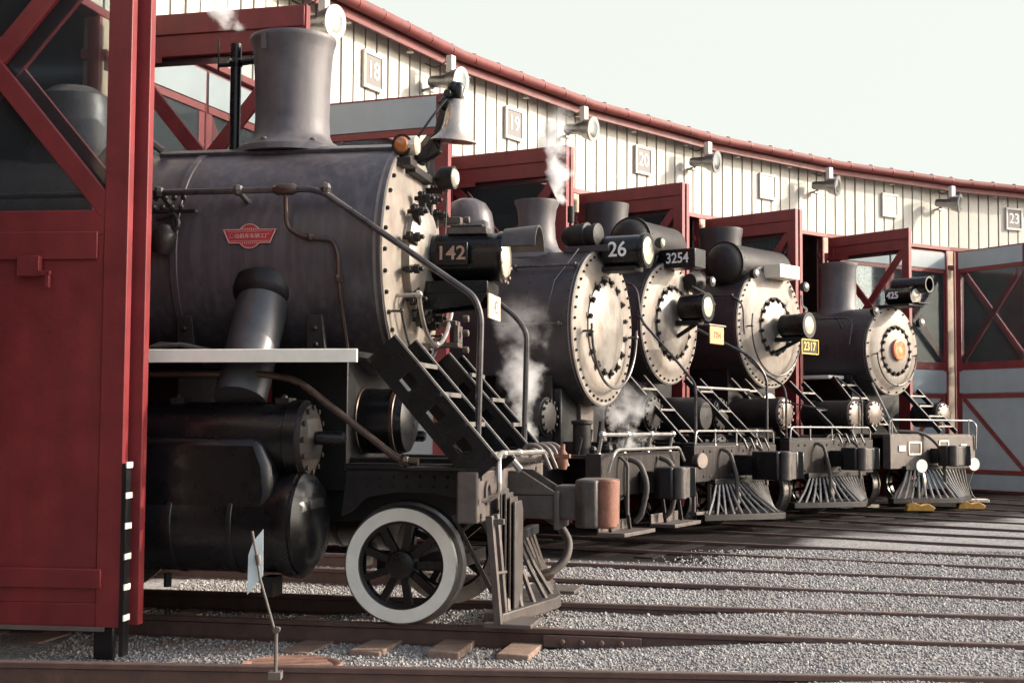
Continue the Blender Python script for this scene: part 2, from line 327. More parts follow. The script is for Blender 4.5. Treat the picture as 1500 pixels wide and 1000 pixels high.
# loose ballast stones
def stones(n):
    ico = bmesh.new(); bmesh.ops.create_icosphere(ico, subdivisions=1, radius=1.)
    bv = np.array([v.co[:] for v in ico.verts]); bf = np.array([[v.index for v in f.verts] for f in ico.faces]); ico.free()
    px, py = [], []
    x = np.random.uniform(-3.3, 6.2, n * 3); y = 7.6 + 9.5 * np.random.random(n * 3) ** 1.25
    ok = np.abs(x) < y * .40 + .3
    ok &= (np.hypot(x - C.x, y - C.y) < 23.9 + np.random.normal(0, .35, n * 3)) | ((x - C.x) * dirs(17.42)[1].x + (y - C.y) * dirs(17.42)[1].y < -.15 + np.random.normal(0, .12, n * 3)) & (np.random.random(n * 3) < .95)
    for k in range(15, 19):
        d, nn = dirs(k); lat = (x - C.x) * nn.x + (y - C.y) * nn.y
        for s in (-.75, .75): ok &= np.abs(lat - s) > .062
    x, y = x[ok][:n], y[ok][:n]; n = len(x)
    s = np.random.uniform(.006, .014, n) * np.where(np.random.random(n) < .08, 1.35, 1); s *= np.clip(.75 + (y - 8) * .05, .7, 1.1)
    q = np.random.normal(size=(n, 4)); q /= np.linalg.norm(q, axis=1, keepdims=True); w, a, b, c = q.T
    Rm = np.stack([1 - 2 * (b * b + c * c), 2 * (a * b - c * w), 2 * (a * c + b * w), 2 * (a * b + c * w), 1 - 2 * (a * a + c * c), 2 * (b * c - a * w), 2 * (a * c - b * w), 2 * (b * c + a * w), 1 - 2 * (a * a + b * b)], -1).reshape(n, 3, 3)
    sc = np.random.uniform(.6, 1.25, (n, 1, 3)); jit = 1 + np.random.normal(0, .16, (n, len(bv), 1))
    v = bv[None] * jit * sc * s[:, None, None]; v = np.einsum('nij,nkj->nki', Rm, v)
    v += np.stack([x, y, gz(x, y) + s * .35], -1)[:, None]
    f = bf[None] + (np.arange(n) * len(bv))[:, None, None]
    m = bpy.data.meshes.new('ballast_stones'); nv = n * len(bv); nf = n * len(bf)
    m.vertices.add(nv); m.vertices.foreach_set('co', v.reshape(-1)); m.loops.add(nf * 3); m.loops.foreach_set('vertex_index', f.reshape(-1).astype(np.int32))
    m.polygons.add(nf); m.polygons.foreach_set('loop_start', np.arange(0, nf * 3, 3, dtype=np.int32)); m.polygons.foreach_set('loop_total', np.full(nf, 3, dtype=np.int32)); m.update(calc_edges=True); m.validate()
    mm = bpy.data.materials.new('ballast_stone'); mm.use_nodes = True; t = mm.node_tree; N = t.nodes; b = N['Principled BSDF']; b.inputs['Roughness'].default_value = .85; b.inputs['Specular IOR Level'].default_value = .3
    g = N.new('ShaderNodeNewGeometry'); r = N.new('ShaderNodeValToRGB'); e = r.color_ramp.elements
    e[0].color = (.16, .155, .155, 1); e[1].color = (.44, .43, .42, 1); z = e.new(.4); z.color = (.27, .265, .262, 1); z = e.new(.8); z.color = (.34, .325, .315, 1)
    t.links.new(g.outputs['Random Per Island'], r.inputs[0]); tc = N.new('ShaderNodeTexCoord'); q = N.new('ShaderNodeTexNoise'); q.inputs['Scale'].default_value = 1.1; q.inputs['Detail'].default_value = 6; t.links.new(tc.outputs['Object'], q.inputs['Vector'])
    mr = N.new('ShaderNodeMapRange'); mr.inputs['From Min'].default_value = .44; mr.inputs['From Max'].default_value = .72; mr.inputs['To Max'].default_value = .6; t.links.new(q.outputs['Fac'], mr.inputs['Value'])
    mx = N.new('ShaderNodeMix'); mx.data_type = 'RGBA'; mx.inputs['B'].default_value = (.19, .155, .135, 1); t.links.new(mr.outputs[0], mx.inputs['Factor']); t.links.new(r.outputs[0], mx.inputs['A'])
    t.links.new(mx.outputs['Result'], b.inputs['Base Color']); m.materials.append(mm)
    o = link('ballast_stones', m); tag(o, 'loose grey ballast stones spread between the foreground rails', 'gravel', kind='stuff')
stones(88000)

# ------------------------------------------------------------------ tracks
def rail_mesh(r0, r1):
    b = MB(); prof = [(-.07, -.172), (.07, -.172), (.07, -.155), (.016, -.14), (.012, -.045), (.034, -.035), (.034, -.006), (.026, 0), (-.026, 0), (-.034, -.006), (-.034, -.035), (-.012, -.045), (-.016, -.14), (-.07, -.155)]
    n = len(prof); vs = [(x, y, z) for x in (r0, r1) for (y, z) in prof]
    b.add(vs, [(i, (i + 1) % n, n + (i + 1) % n, n + i) for i in range(n)] + [tuple(range(n))[::-1], tuple(range(n, 2 * n))])
    me = bpy.data.meshes.new('rail'); me.from_pydata(b.v, [], b.f); me.update(); me.materials.append(M['rail']); me.materials.append(M['railtop'])
    me.polygons[7].material_index = 1; return me
rail_me = rail_mesh(-14, 14)
tb = MB().box(-.115, .115, -1.28, 1.28, -.17, 0); tie_src = {}
for key in ('tie', 'tie_dark'):
    o = tb.build('tie', key, None, .01); tie_src[key] = o
tl = {15: 'rusty foreground track running across the bottom edge of the photo', 16: 'rusty track under the white tyred wheel of engine 142', 17: 'empty rusty track between engine 142 and engine 26',
      18: 'dark track leading out from engine 26', 19: 'dark track leading out from engine 3254', 20: 'dark track leading out from engine 2317', 21: 'dark track leading out from engine 425',
      22: 'dark empty track beyond engine 425 at the closed doors', 23: 'farthest dark track beside the striped door edge'}
for k in range(15, 24):
    d, n = dirs(k); t = empty('railway_track', P(k, 27), -ang(k), tl[k], 'track', 'tracks fanning out from the roundhouse')
    for s in (-.75, .75):
        o = link('rail', rail_me, t); o.location = (0, s, 0)
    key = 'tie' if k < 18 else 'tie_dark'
    for i in range(-9, 19 if k < 18 else 16):
        x = i * .52 + (.02 if k == 16 else .2); w = P(k, 27 - x)
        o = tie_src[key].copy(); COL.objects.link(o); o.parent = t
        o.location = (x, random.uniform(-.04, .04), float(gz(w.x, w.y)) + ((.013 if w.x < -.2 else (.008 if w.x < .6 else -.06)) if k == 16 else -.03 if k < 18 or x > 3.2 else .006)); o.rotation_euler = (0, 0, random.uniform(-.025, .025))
    if k == 16:
        b = MB()
        b.bar((2.73, -.80, -.085), (3.43, -.80, -.085), .03, .085)
        for i in range(4): b.lathe([(0, .022), (.03, .022), (.034, .012)], (2.87 + i * .14, -.815, -.085), (0, -1, 0), 8)
        b.build('joint_bar', 'rail', t, .004)
for o in tie_src.values(): bpy.data.objects.remove(o)

# ------------------------------------------------------------------ roundhouse
K0, K1 = 13, 30
def V(b, extra=0, z=0): return P(b, RV + extra, 0, z)
RH = empty('roundhouse', P(20, RW), 0, 'long curved roundhouse with cream board siding, red eaves and red framed doors', 'building')
for k in range(K0, K1):
    a, c = V(k - .5), V(k + .5); t = (c - a).normalized(); Lw = (c - a).length; d, n = dirs(k)
    g = MB(); nb = 13; w = Lw / nb
    for i in range(nb):
        p = a + t * (w * (i + .5)); h0 = 5.52; zt = 6.90
        jit = random.uniform(-.004, .004)
        g.bar(p + d * (.02 + jit) + Vector((0, 0, h0)), p + d * (.02 + jit) + Vector((0, 0, zt)), w - .042, .03, up=d)
    g.build('siding', 'cream', RH, world=True)
    MB().bar(a + d * -.03 + Vector((0, 0, 6.24)), c + d * -.03 + Vector((0, 0, 6.24)), .04, 1.5).build('siding_backing', 'groove', RH, world=True)
    MB().bar(a + d * .0 + Vector((0, 0, 5.475)), c + d * .0 + Vector((0, 0, 5.475)), .16, .085).build('lintel', 'red_trim', RH, .008, True)
for kb in range(K0, K1 + 1):
    b = kb - .5; d, n = dirs(b); p = V(b) - d * .02
    g = MB(); g.bar(p + Vector((0, 0, -.25)), p + Vector((0, 0, 5.43)), .20, .20, up=d)
    po = g.build('post', 'post', RH, .01, True)
    g = MB()
    for s in (-1, 1): g.bar(p + n * (s * .13) + d * .05 + Vector((0, 0, -.25)), p + n * (s * .13) + d * .05 + Vector((0, 0, 5.42)), .055, .13, up=d)
    g.box(p.x - .13, p.x + .13, p.y - .13, p.y + .13, 5.0, 5.10); g.split('post_trim', 'red_trim', RH, .006, True)
def ring(name, m, prof, k0=K0 - .5, k1=K1 - .5, bevel=0, sub=1, parent=RH):
    """sweep a closed (extra radius, z) profile along the faceted eave line"""
    n = len(prof); bs = [k0 + i / sub for i in range(int((k1 - k0) * sub) + 1)]; vs = []; fs = []
    for b in bs:
        f = 1 if sub == 1 else 1
        vs += [V(b, e, z) for (e, z) in prof]
    for j in range(len(bs) - 1):
        for i in range(n): fs.append((j * n + i, j * n + (i + 1) % n, (j + 1) * n + (i + 1) % n, (j + 1) * n + i))
    fs += [tuple(range(n)), tuple((len(bs) - 1) * n + i for i in range(n))]
    return MB().add(vs, fs).build(name, m, parent, bevel, True)
ring('soffit', 'soffit', [(.2, 6.91), (-.27, 6.86), (-.27, 6.89), (.2, 6.94)])
ring('fascia', 'roof_red', [(-.30, 6.75), (-.26, 6.75), (-.26, 6.90), (-.30, 6.90)])
gp = [(-.39 + .085 * math.cos(t), 6.95 + .085 * math.sin(t)) for t in [math.pi + math.pi * i / 8 for i in range(9)]] + [(-.305, 7.0), (-.32, 7.0), (-.32, 6.96), (-.46, 6.96), (-.46, 7.0), (-.475, 7.0)]
ring('gutter', 'roof_red', gp)
ring('roof', 'roof_red', [(-.36, 6.985), (-.36, 7.025), (22, 9.2), (22, 9.1), (.3, 6.98)])
gb = MB()
for k in range(K0, K1):
    for i in range(6):
        a, c = V(k - .5, -.39), V(k + .5, -.39); p = a.lerp(c, (i + .5) / 6); d, n = dirs(k)
        gb.lathe([(-.012, .093), (.012, .093)], (p.x, p.y, 6.95), n, 12)
gb.split('gutter_bracket', 'red_trim', RH, world=True)
bw = MB()
for k in range(K0, K1):
    bw.bar(V(k - .5, 22.05, 4.4), V(k + .5, 22.05, 4.4), .2, 9.4)
for b in (K0 - .5, K1 - .5):
    d, n = dirs(b); q0 = V(b, .3); q1 = V(b, 21.9); ux = (q1 - q0)
    bw.prism([(0, -.3), (1, -.3), (1, 9.05), (0, 6.93)], q0 - n * .1, ux, (0, 0, 1), -.2)
bw.split('back_wall', 'brick', RH, world=True)

# door leaves: local x from hinge to free edge, inner (all red) face on -y * s
LW = 2.05; X0 = .06
def leaf(s, copy_of={}):
    if s in copy_of: return copy_tree(copy_of[s], RH)
    x0, x1 = X0, X0 + LW; zt, zb, sill, top = 5.40, .07, 2.90, 4.98
    yi = lambda a, b: (min(-s * a, -s * b), max(-s * a, -s * b))     # distances to the inner side
    f = MB()
    f.box(x0, x0 + .15, -.045, .045, zb, zt); f.box(x1 - .17, x1, -.045, .045, zb, zt)
    f.box(x0 + .15, x1 - .17, -.04, .04, sill - .17, sill); f.box(x0 + .15, x1 - .17, -.04, .04, zb, zb + .16)
    f.box(x0 + .15, x1 - .17, -.04, .04, top, zt)
    o = f.build('door_leaf', 'red', RH, .006)
    i = MB(); y = yi(.012, .036); i.box(x0 + .152, x1 - .172, y[0], y[1], zb + .162, sill - .172)
    i.build('inner_panel', 'red', o, .003)
    i = MB(); y = yi(.041, .062); i.box(x0 + .05, x1 - .21, y[0], y[1], 2.56, 2.75); i.box(x0 + .05, x1 - .13, y[0], y[1], .33, .46)
    i.box(x0 + .02, x1 - .02, y[0], y[1], 5.19, 5.385)
    i.split('inner_batten', 'red', o, .006)
    g = MB(); y = yi(-.036, -.010); g.box(x0 + .152, x1 - .172, y[0], y[1], zb + .162, sill - .172)
    y = yi(-.062, -.042); g.box(x0 + .1, x1 - .165, y[0], y[1], top + .02, 5.37); g.box(x0 + .1, x1 - .165, y[0], y[1], 2.22, 2.70); g.box(x0 + .1, x1 - .165, y[0], y[1], .1, .42)
    g.split('outer_panel', 'grey', o, .003)
    g = MB(); y = yi(-.058, -.040); g.box(x0 + .152, x1 - .172, y[0], y[1], 2.10, 2.20); g.box(x0 + .152, x1 - .172, y[0], y[1], .44, .54)
    g.box(x0 + .152, x1 - .172, y[0], y[1], top - .07, top + .01)
    g.bar((x0 + .2, s * .047, 2.1), (x1 - .2, s * .047, .55), .018, .1, up=(0, 0, 1))
    g.split('outer_trim', 'red_trim', o, .003)
    g = MB()
    for (za, zb2, yy) in ((sill, top, 0.0), (top, sill, 0.022)):
        g.bar((x0 + .13, s * (.004 - yy), za), (x1 - .15, s * (.004 - yy), zb2), .05, .14)
    g.split('brace', 'red', o, .006)
    MB().box(x0 + .152, x1 - .172, -.006 + s * .034, .0 + s * .034, sill, top).build('window_pane', 'glass', o)
    h = MB()
    for z in (.6, 2.8, 4.95):
        h.bar((0, -s * .06, z), (x0 + .55, -s * .06, z), .02, .06); h.lathe([(-.07, .03), (.07, .03)], (0.02, -s * .06, z), (0, 0, 1), 10)
    h.split('hinge', 'red_trim', o)
    copy_of[s] = o; return o
def place(k, side, open_, lat=0.):
    """side +1: right leaf of stall k (boundary k+.5), -1: left leaf (boundary k-.5)"""
    b = k + .5 * side; d, n = dirs(b); v = V(b); o = leaf(side)
    if open_: p = v + d * .14 + n * lat; a = math.atan2(d.y, d.x)
    else:
        w = (V(k - .5 * side) - v).normalized(); dk = dirs(k)[0]; p = v + w * -.02 + dk * .0; a = math.atan2(w.y, w.x)
    if (k, side) == (16, -1): p = p + d * .075
    o.location = p - RH.location; o.rotation_euler = (0, 0, a); return o
LEAF = {}
for k, side, op, lat in ((15, 1, 1, -.075), (16, -1, 1, .075), (16, 1, 1, -.06), (17, -1, 0, 0), (17, 1, 0, 0), (18, -1, 1, .07), (18, 1, 1, -.07), (19, -1, 1, .07),
                         (19, 1, 1, -.07), (20, -1, 1, .07), (20, 1, 1, -.07), (21, -1, 1, .07), (21, 1, 1, -.07), (22, -1, 0, 0), (22, 1, 0, 0), (23, -1, 1, .07), (23, 1, 1, -.07), (24, -1, 0, 0), (24, 1, 0, 0)):
    LEAF[(k, side)] = place(k, side, op, lat)
LEAF[(15, 1)]['label'] = 'nearest dark red door leaf at the left edge of the photo'
LEAF[(23, -1)]['label'] = 'far right door leaf with grey panels and red X brace'
def stripes(k, side, name='striped_edge_plate'):
    o = LEAF[(k, side)]; x1 = X0 + LW; b = MB().box(x1 + .002, x1 + .03, -.05, .05, -.12, 1.17); s = b.build(name, 'black', o)
    w = MB()
    for i in range(6): w.box(x1 + .028, x1 + .036, -.052, .052, .115 + i * .205, .155 + i * .205)
    w.split('white_stripe', 'white', o)
stripes(15, 1); stripes(23, -1)
o = LEAF[(15, 1)]; g = MB(); x1 = X0 + LW
g.box(x1 - .76, x1 - .60, -.115, -.06, 2.44, 2.58); g.bar((x1 - .62, -.1, 2.46), (x1 - .52, -.1, 2.46), .03, .035); g.bar((x1 - .54, -.1, 2.47), (x1 - .54, -.1, 2.36), .03, .03)
g.build('latch', 'red', o, .004)
MB().box(x1 - 1.9, x1 - .1, -.058, -.048, .045, .075).build('bottom_strip', 'iron_grey', o)
MB().box(x1 - .22, x1 - .08, .052, .11, -.16, .06).build('foot_block', 'black', o, .01)

# signs, floodlights, insulators on the roundhouse
sg = {18: 'number sign reading 18 above the tall smokestack', 19: 'number sign reading 19 on the cream siding', 20: 'number sign reading 20 on the cream siding',
      21: 'number sign above engine 2317 with sun glare painted pale on its face', 22: 'number sign above engine 425 with sun glare painted pale on its face', 23: 'number sign reading 23 at the right edge of the photo'}
for k in range(18, 24):
    d, n = dirs(k); p = P(k, RW - .075, 0, 6.29); s = empty('stall_sign', p, -ang(k), sg[k], 'sign', 'stall number signs under the eave')
    pale = k in (21, 22)  # these two signs carry painted glare: pale panel, cream lettering
    MB().box(-.02, .0, -.21, .21, -.22, .22).build('panel', 'sign_glare' if pale else 'sign_grey', s)
    f = MB()
    for z in (-.235, .235): f.box(-.025, .015, -.25, .25, z - .025, z + .025)
    for y in (-.23, .23): f.box(-.024, .014, y - .02, y + .02, -.21, .21)
    f.build('frame', 'box_white', s, .004)
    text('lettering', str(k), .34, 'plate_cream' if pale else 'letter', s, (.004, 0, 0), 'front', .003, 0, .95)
fl = ['floodlight beside the smokestack steam, top left of the eave', 'floodlight above the bronze bell', 'floodlight above the steam plume between signs 19 and 20', 'floodlight between sign 20 and the first pale sign', 'floodlight between the two pale signs', 'floodlight next to sign 23']
def floodlight(b, lab):
    d, n = dirs(b); p = V(b, -.12, 6.42); f = empty('floodlight', p, -ang(b), lab, 'floodlight', 'floodlights along the eave')
    a_ = ang(b); wx, wy = .86, -.50; ax = Vector((wx * math.cos(a_) - wy * math.sin(a_), wx * math.sin(a_) + wy * math.cos(a_), -.10)).normalized()
    # aim: towards the yard, turned to the right
    o = Vector((.42, 0, 0))
    body = MB().lathe([(-.36, 0), (-.36, .07), (-.33, .085), (-.10, .095), (-.08, .11), (-.05, .11), (.02, .16), (.14, .195), (.16, .212), (.185, .212), (.185, .19)], o, ax, 24)
    body.build('housing', 'alum', f)
    MB().lathe([(.178, .19), (.188, .12), (.19, 0)], o, ax, 24).build('lens', 'lens_clear', f)
    MB().bar(o + Vector((0, 0, .0)), o + Vector((0, 0, .12)), .09, .09).box(.37, .47, -.06, .06, .13, .38).build('junction_box', 'box_white', f, .008)
    a = MB(); a.tube([(-.06, 0, -.08), (.12, 0, -.06), o + ax * -.3], .025, 8, .06); a.bar((-.0, 0, -.1), (.12, 0, -.1), .16, .03); a.build('arm', 'alum', f)
    MB().tube([(.42, 0, .40), (.30, .03, .30), (.12, .05, .24), (-.07, .06, .34)], .009, 6, .08).build('cable', 'groove', f)
M['lens_clear'] = mat('floodlight_glass', (.13, .14, .135), .12, .5, var=.5, scale=9, coat=1.)
for i, b in enumerate((17.50, 18.37, 19.38, 20.38, 21.38, 22.39)): floodlight(b, fl[i])
il = 'small white bell lamp hanging under the red eave'
for i in range(13):
    b = 17.78 + i * .42; kk = round(b); d, n = dirs(kk); a, c = V(kk - .5, -.2), V(kk + .5, -.2); q = a.lerp(c, b - kk + .5); q.z = 6.84
    o = MB().lathe([(0, .012), (-.03, .014), (-.035, .03), (-.10, .04), (-.115, .055), (-.12, 0)], (0, 0, 0), (0, 0, 1), 14).build('eave_lamp', 'box_white'); o.location = q
    tag(o, il, 'lamp', 'white lamps under the eave')

# ------------------------------------------------------------------ locomotives: local +X forward, -Y near side, origin under the smokebox front
EG = 'steam locomotives lined up at the roundhouse doors'
def engine(k, r0, label): return empty('steam_locomotive', P(k, r0), -ang(k), label, 'locomotive', EG)
def boiler(root, R, zc, L, jm, bands=(1.6, 3.2, 4.8), rivets=True):
    b = MB().lathe([(-L, R * 1.0), (-.035, R), (-.03, R + .012), (0, R + .012)], (0, 0, zc), (1, 0, 0), 72)
    o = b.build('boiler', jm, root)
    g = MB()
    for x in bands: g.lathe([(-.03, R + .006), (-.025, R + .012), (.025, R + .012), (.03, R + .006)], (-x, 0, zc), (1, 0, 0), 64)
    g.split('boiler_band', jm, o)
    if rivets:
        g = MB()
        for x in (-.07, -.62):
            for i in range(44):
                t = 2 * math.pi * i / 44; g.ball((x, (R + .004) * math.sin(t), zc + (R + .004) * math.cos(t)), .013, 6)
        g.build('rivets', jm, o)
    return o
def front(root, R, zc, prof, ring_r, nb, nd, m='graphite', dm='silver', door_r=.5, dogs=.1, bolt=.017, dish=None):
    """prof: (r, x) pairs of the front plate from rim to door edge; door is dished inside door_r"""
    p = [(x, r) for (r, x) in prof]
    o = MB().lathe(p, (0, 0, zc), (1, 0, 0), 72).build('smokebox_front', m, root)
    g = MB()
    for i in range(nb):
        t = 2 * math.pi * (i + .5) / nb; c = (.012, ring_r * math.sin(t), zc + ring_r * math.cos(t))
        g.lathe([(0, bolt), (.018, bolt), (.026, bolt * .6)], c, (1, 0, 0), 6)
    g.build('rim_bolts', 'dusty', o)
    dish = dish or [(door_r, .06), (door_r, .085), (door_r * .93, .10), (door_r * .75, .125), (door_r * .45, .15), (0.0, .165)]
    d = MB().lathe([(x, r) for (r, x) in dish], (0, 0, zc), (1, 0, 0), 56).build('smokebox_door', dm, root)
    g = MB(); x0 = dish[0][1]
    for i in range(nd):
        g.mark(); t = 2 * math.pi * (i + .5) / nd; u = Vector((0, math.sin(t), math.cos(t))); q = Vector((x0 + .01, 0, zc))
        g.bar(q + u * (door_r - dogs * .45) + Vector((.035, 0, 0)), q + u * (door_r + dogs * .75), .045, .035, up=(1, 0, 0))
        w = q + u * (door_r + dogs * .12); g.lathe([(-.03, .013), (.075, .013), (.08, .0)], w, (1, 0, 0), 6); g.lathe([(.035, .03), (.06, .03)], w, (1, 0, 0), 6)
    if nd: g.split('door_dog', 'dusty', d)
    return o, d
def arc_rail(root, r, zc, x, a0, a1, posts, rr=.016, m='steel', n=28, name='front_handrail', base=.0):
    pts = [(x, r * math.sin(rad(a0 + (a1 - a0) * i / n)), zc + r * math.cos(rad(a0 + (a1 - a0) * i / n))) for i in range(n + 1)]
    g = MB().tube(pts, rr, 8)
    for a in posts:
        y, z = r * math.sin(rad(a)), r * math.cos(rad(a)); g.tube([(base, y, zc + z), (x + .01, y, zc + z)], rr * .9, 8); g.ball((x, y, zc + z), rr * 1.8, 8)
    return g.build(name, m, root)
def stack(root, x, prof, m='stack', n=40):
    """prof: (z, r) outside from base to lip; hollow top"""
    z1, r1 = prof[-1]
    p = list(prof) + [(z1 + .005, r1 * .9), (z1 - .25, r1 * .78), (z1 - .3, 0)]
    return MB().lathe(p, (x, 0, 0), (0, 0, 1), n).build('smokestack', m, root)
def handrail(root, pts, r=.02, posts=(), m='pipe', fillet=.12, name='handrail', drop=None):
    g = MB().tube(pts, r, 8, fillet)
    for (p, q) in posts: g.tube([p, q], r * .9, 8); g.ball(p, r * 1.9, 8); g.ball(q, r * 1.7, 8)
    return g.build(name, m, root)
def wheel(root, x, y, r, tyre='satin', side=-1, spokes=10, name='wheel', rim_w=.13, z=None, tyre_r=.80):
    z = r if z is None else z; w = MB()
    ax = (0, side, 0); o = (x, y, z); rim = r * tyre_r
    w.lathe([(-.055, rim * .93), (.03, rim * .93), (.035, rim), (-.055, rim)], o, ax, 48, ring=True)
    w.lathe([(-.08, .09), (.05, .11), (.075, .10), (.085, .06), (.085, 0)], o, ax, 24)
    for i in range(spokes):
        t = 2 * math.pi * (i + .25) / spokes; u = Vector((math.sin(t), 0, math.cos(t))); c = Vector(o)
        w.bar(c + u * .07, c + u * (rim * .95), .055, .05, up=ax)
    root_w = w.build(name, 'satin', root)
    t = MB().lathe([(.036, rim), (.062, rim + .005), (.065, r * .975), (.055, r), (-.075, r + .006), (-.085, r + .03), (-.105, r + .03), (-.11, r * .96), (-.11, rim)], o, ax, 64, ring=True)
    tt = t.build('tyre', 'steel', root_w, angle=25)
    f = MB().lathe([(.064, rim + .002), (.0665, rim + .004), (.0665, r * .972), (.064, r * .974)], o, ax, 64, ring=True)
    f.build('tyre_face', tyre, root_w)
    return root_w
def slat_pilot(root, xt, zt, wt, xb, zb, wb, nose, n, m='cast', base='beam', r=.024):
    """wedge cowcatcher: top bar at (xt, zt) half width wt; bottom V from (xb, wb) to the nose"""
    g = MB()
    for s in (-1, 1):
        for i in range(n):
            f = (i + .5) / n; y0 = s * wt * (1 - f); y1 = s * wb * (1 - f)
            xx = xb + (nose - xb) * f
            mid = Vector(((xt * .55 + xx * .45), y0 * .6 + y1 * .4, zt * .52 + zb * .48 ))
            g.tube([(xt, y0, zt), mid, (xx, y1, zb + .03)], r, 6)
    o = g.build('pilot_slats', m, root)
    b = MB()
    b.prism([(xb - .12, -wb), (xb + .02, -wb - .03), (nose + .06, -.08), (nose + .06, .08), (xb + .02, wb + .03), (xb - .12, wb)], (0, 0, zb - .05), (1, 0, 0), (0, 1, 0), .09)
    b.build('pilot_base', base, root, .008)
    MB().bar((xt, -wt - .05, zt + .02), (xt, wt + .05, zt + .02), .07, .07).build('pilot_top_bar', 'black', root, .006)
    return o
def coupler(root, x0, x1, zc, m='black', km='cap_lit', w=.26, h=.30, knuckle=True):
    g = MB(); L = x1 - x0
    g.box(x0, x0 + L * .45, -w * .5, w * .5, zc - h * .36, zc + h * .36)
    g.prism([(x0 + L * .35, -w * .62), (x0 + L * .5, -w * .85), (x1 - .14, -w * .85), (x1 - .10, -w * .4), (x1 - .10, w * .7), (x1 - .02, w * .85), (x0 + L * .55, w * .85), (x0 + L * .35, w * .62)], (0, 0, zc - h * .5), (1, 0, 0), (0, 1, 0), h)
    o = g.build('coupler', m, root, .018)
    k = MB(); k.lathe([(-h * .52, .05), (-h * .5, .085), (h * .5, .085), (h * .52, .05)], (x1 - .085, -w * .48, zc), (0, 0, 1), 20)
    k.box(x1 - .14, x1 - .0, -w * .45, -w * .02, zc - h * .47, zc + h * .47)
    k.build('knuckle', km, o, .012)
    return o
def ladder(root, p0, p1, w, nr, m='black', em='edge', name='stairs', th=.07, side=(0, 1, 0), tread=.14, bright=True):
    """two stringers from p0 (top) to p1 (bottom), width w towards +y, with treads and worn edges"""
    p0 = Vector(p0); p1 = Vector(p1); sd = Vector(side); g = MB(); e = MB(); d = (p1 - p0).normalized()
    nrm = d.cross(sd).normalized()
    if nrm.x < 0: nrm = -nrm
    for s in (0, 1):
        a = p0 + sd * (w * s); b = p1 + sd * (w * s)
        g.bar(a, b, .03, th, up=nrm)
        e.bar(a + nrm * (th * .5 + .004), b + nrm * (th * .5 + .004), .032, .012, up=nrm)
    for i in range(nr):
        c = p0.lerp(p1, (i + .6) / (nr + .2)); g.box(c.x - tread * .5, c.x + tread * .4, c.y + .016, c.y + w - .016, c.z - .012, c.z + .012)
        e.box(c.x + tread * .4 + .002, c.x + tread * .4 + .018, c.y + .016, c.y + w - .016, c.z - .014, c.z + .014)
    o = g.build(name, m, root); e.build('worn_edge', em, o); return o
def cyl_x(root, name, x0, x1, y, z, r, m, cap='cap_lit', capx=.06, n=36):
    g = MB().lathe([(0, r * .96), (.04, r), (x1 - x0 - .10, r), (x1 - x0 - .09, r * 1.06), (x1 - x0, r * 1.06)], (x0, y, z), (1, 0, 0), n); o = g.build(name, m, root)
    c = MB().lathe([(0, r * .98), (capx * .5, r * .94), (capx, r * .6), (capx, 0)], (x1, y, z), (1, 0, 0), n)
    for i in range(12):
        t = 2 * math.pi * i / 12; c.lathe([(0, .02), (.05, .02)], (x1 + .01, y + r * .86 * math.sin(t), z + r * .86 * math.cos(t)), (1, 0, 0), 6)
    c.build('end_cover', cap, o); return o
def sphere_lamp(root, x, y, z, r, m='black', lens='lens', ax=(1, 0, 0), name='lamp', L=1.7):
    a = Vector(ax).normalized(); o = MB().lathe([(-r * .95, 0), (-r * .85, r * .5), (-r * .4, r * .92), (0, r), (r * (L - 1), r), (r * (L - 1), r * .9)], Vector((x, y, z)), a, 20).build(name, m, root)
    MB().lathe([(r * (L - 1) - .01, r * .88), (r * (L - 1) + .02, r * .6), (r * (L - 1) + .03, 0)], Vector((x, y, z)), a, 20).build('lens', lens, o)
    return o
def underframe(root, zc, R, wheel_r, xs, L=9, w=.62):
    g = MB(); g.box(-L, .35, -w, -w + .12, .78, 1.25); g.box(-L, .35, w - .12, w, .78, 1.25); g.box(-1.6, -.35, -.75, .75, 1.0, zc - R * .55); g.box(-L, -1.7, -.5, .5, .9, 1.6)
    g.build('frame', 'black', root, .01)
    for x in xs:
        for s in (-1, 1): wheel(root, x, s * .78, wheel_r, 'satin', s, 14, 'driving_wheel')
    g = MB()
    for x in xs: g.tube([(x, -.8, wheel_r), (x, .8, wheel_r)], .08, 10)
    g.split('axle', 'dusty', root)

# ================================================== engine 142
E1 = engine(16, 25.48, 'large black engine 142 nearest the camera with white tyred leading wheel')
R, zc = .905, 2.735
b1 = boiler(E1, R, zc, 9.5, 'jacket', (1.62, 4.0), False)
g = MB()   # flat clean-out cover strip along the top and jacket seam
pts = []
for a in (-24, -16, -8, 0, 8, 16, 24): pts.append(((R + .03) * math.sin(rad(a)), zc + (R + .03) * math.cos(rad(a))))
poly = pts + [(y * .965, zc + (z - zc) * .965) for (y, z) in pts[::-1]]
g.prism(poly, (-2.0, 0, 0), (0, 1, 0), (0, 0, 1), 1.96); g.build('top_cover', 'jacket', b1, .006)
fo, dr = front(E1, R, zc, [(R, -.06), (R + .002, .0), (.90, .012), (.84, .014), (.80, .016), (.55, .03), (.47, .04), (.47, .06), (.3, .06)], .865, 34, 0, door_r=.44, dish=[(.46, .05), (.46, .10), (.42, .125), (.32, .16), (.17, .19), (.0, .20)], dm='silver')
g = MB()
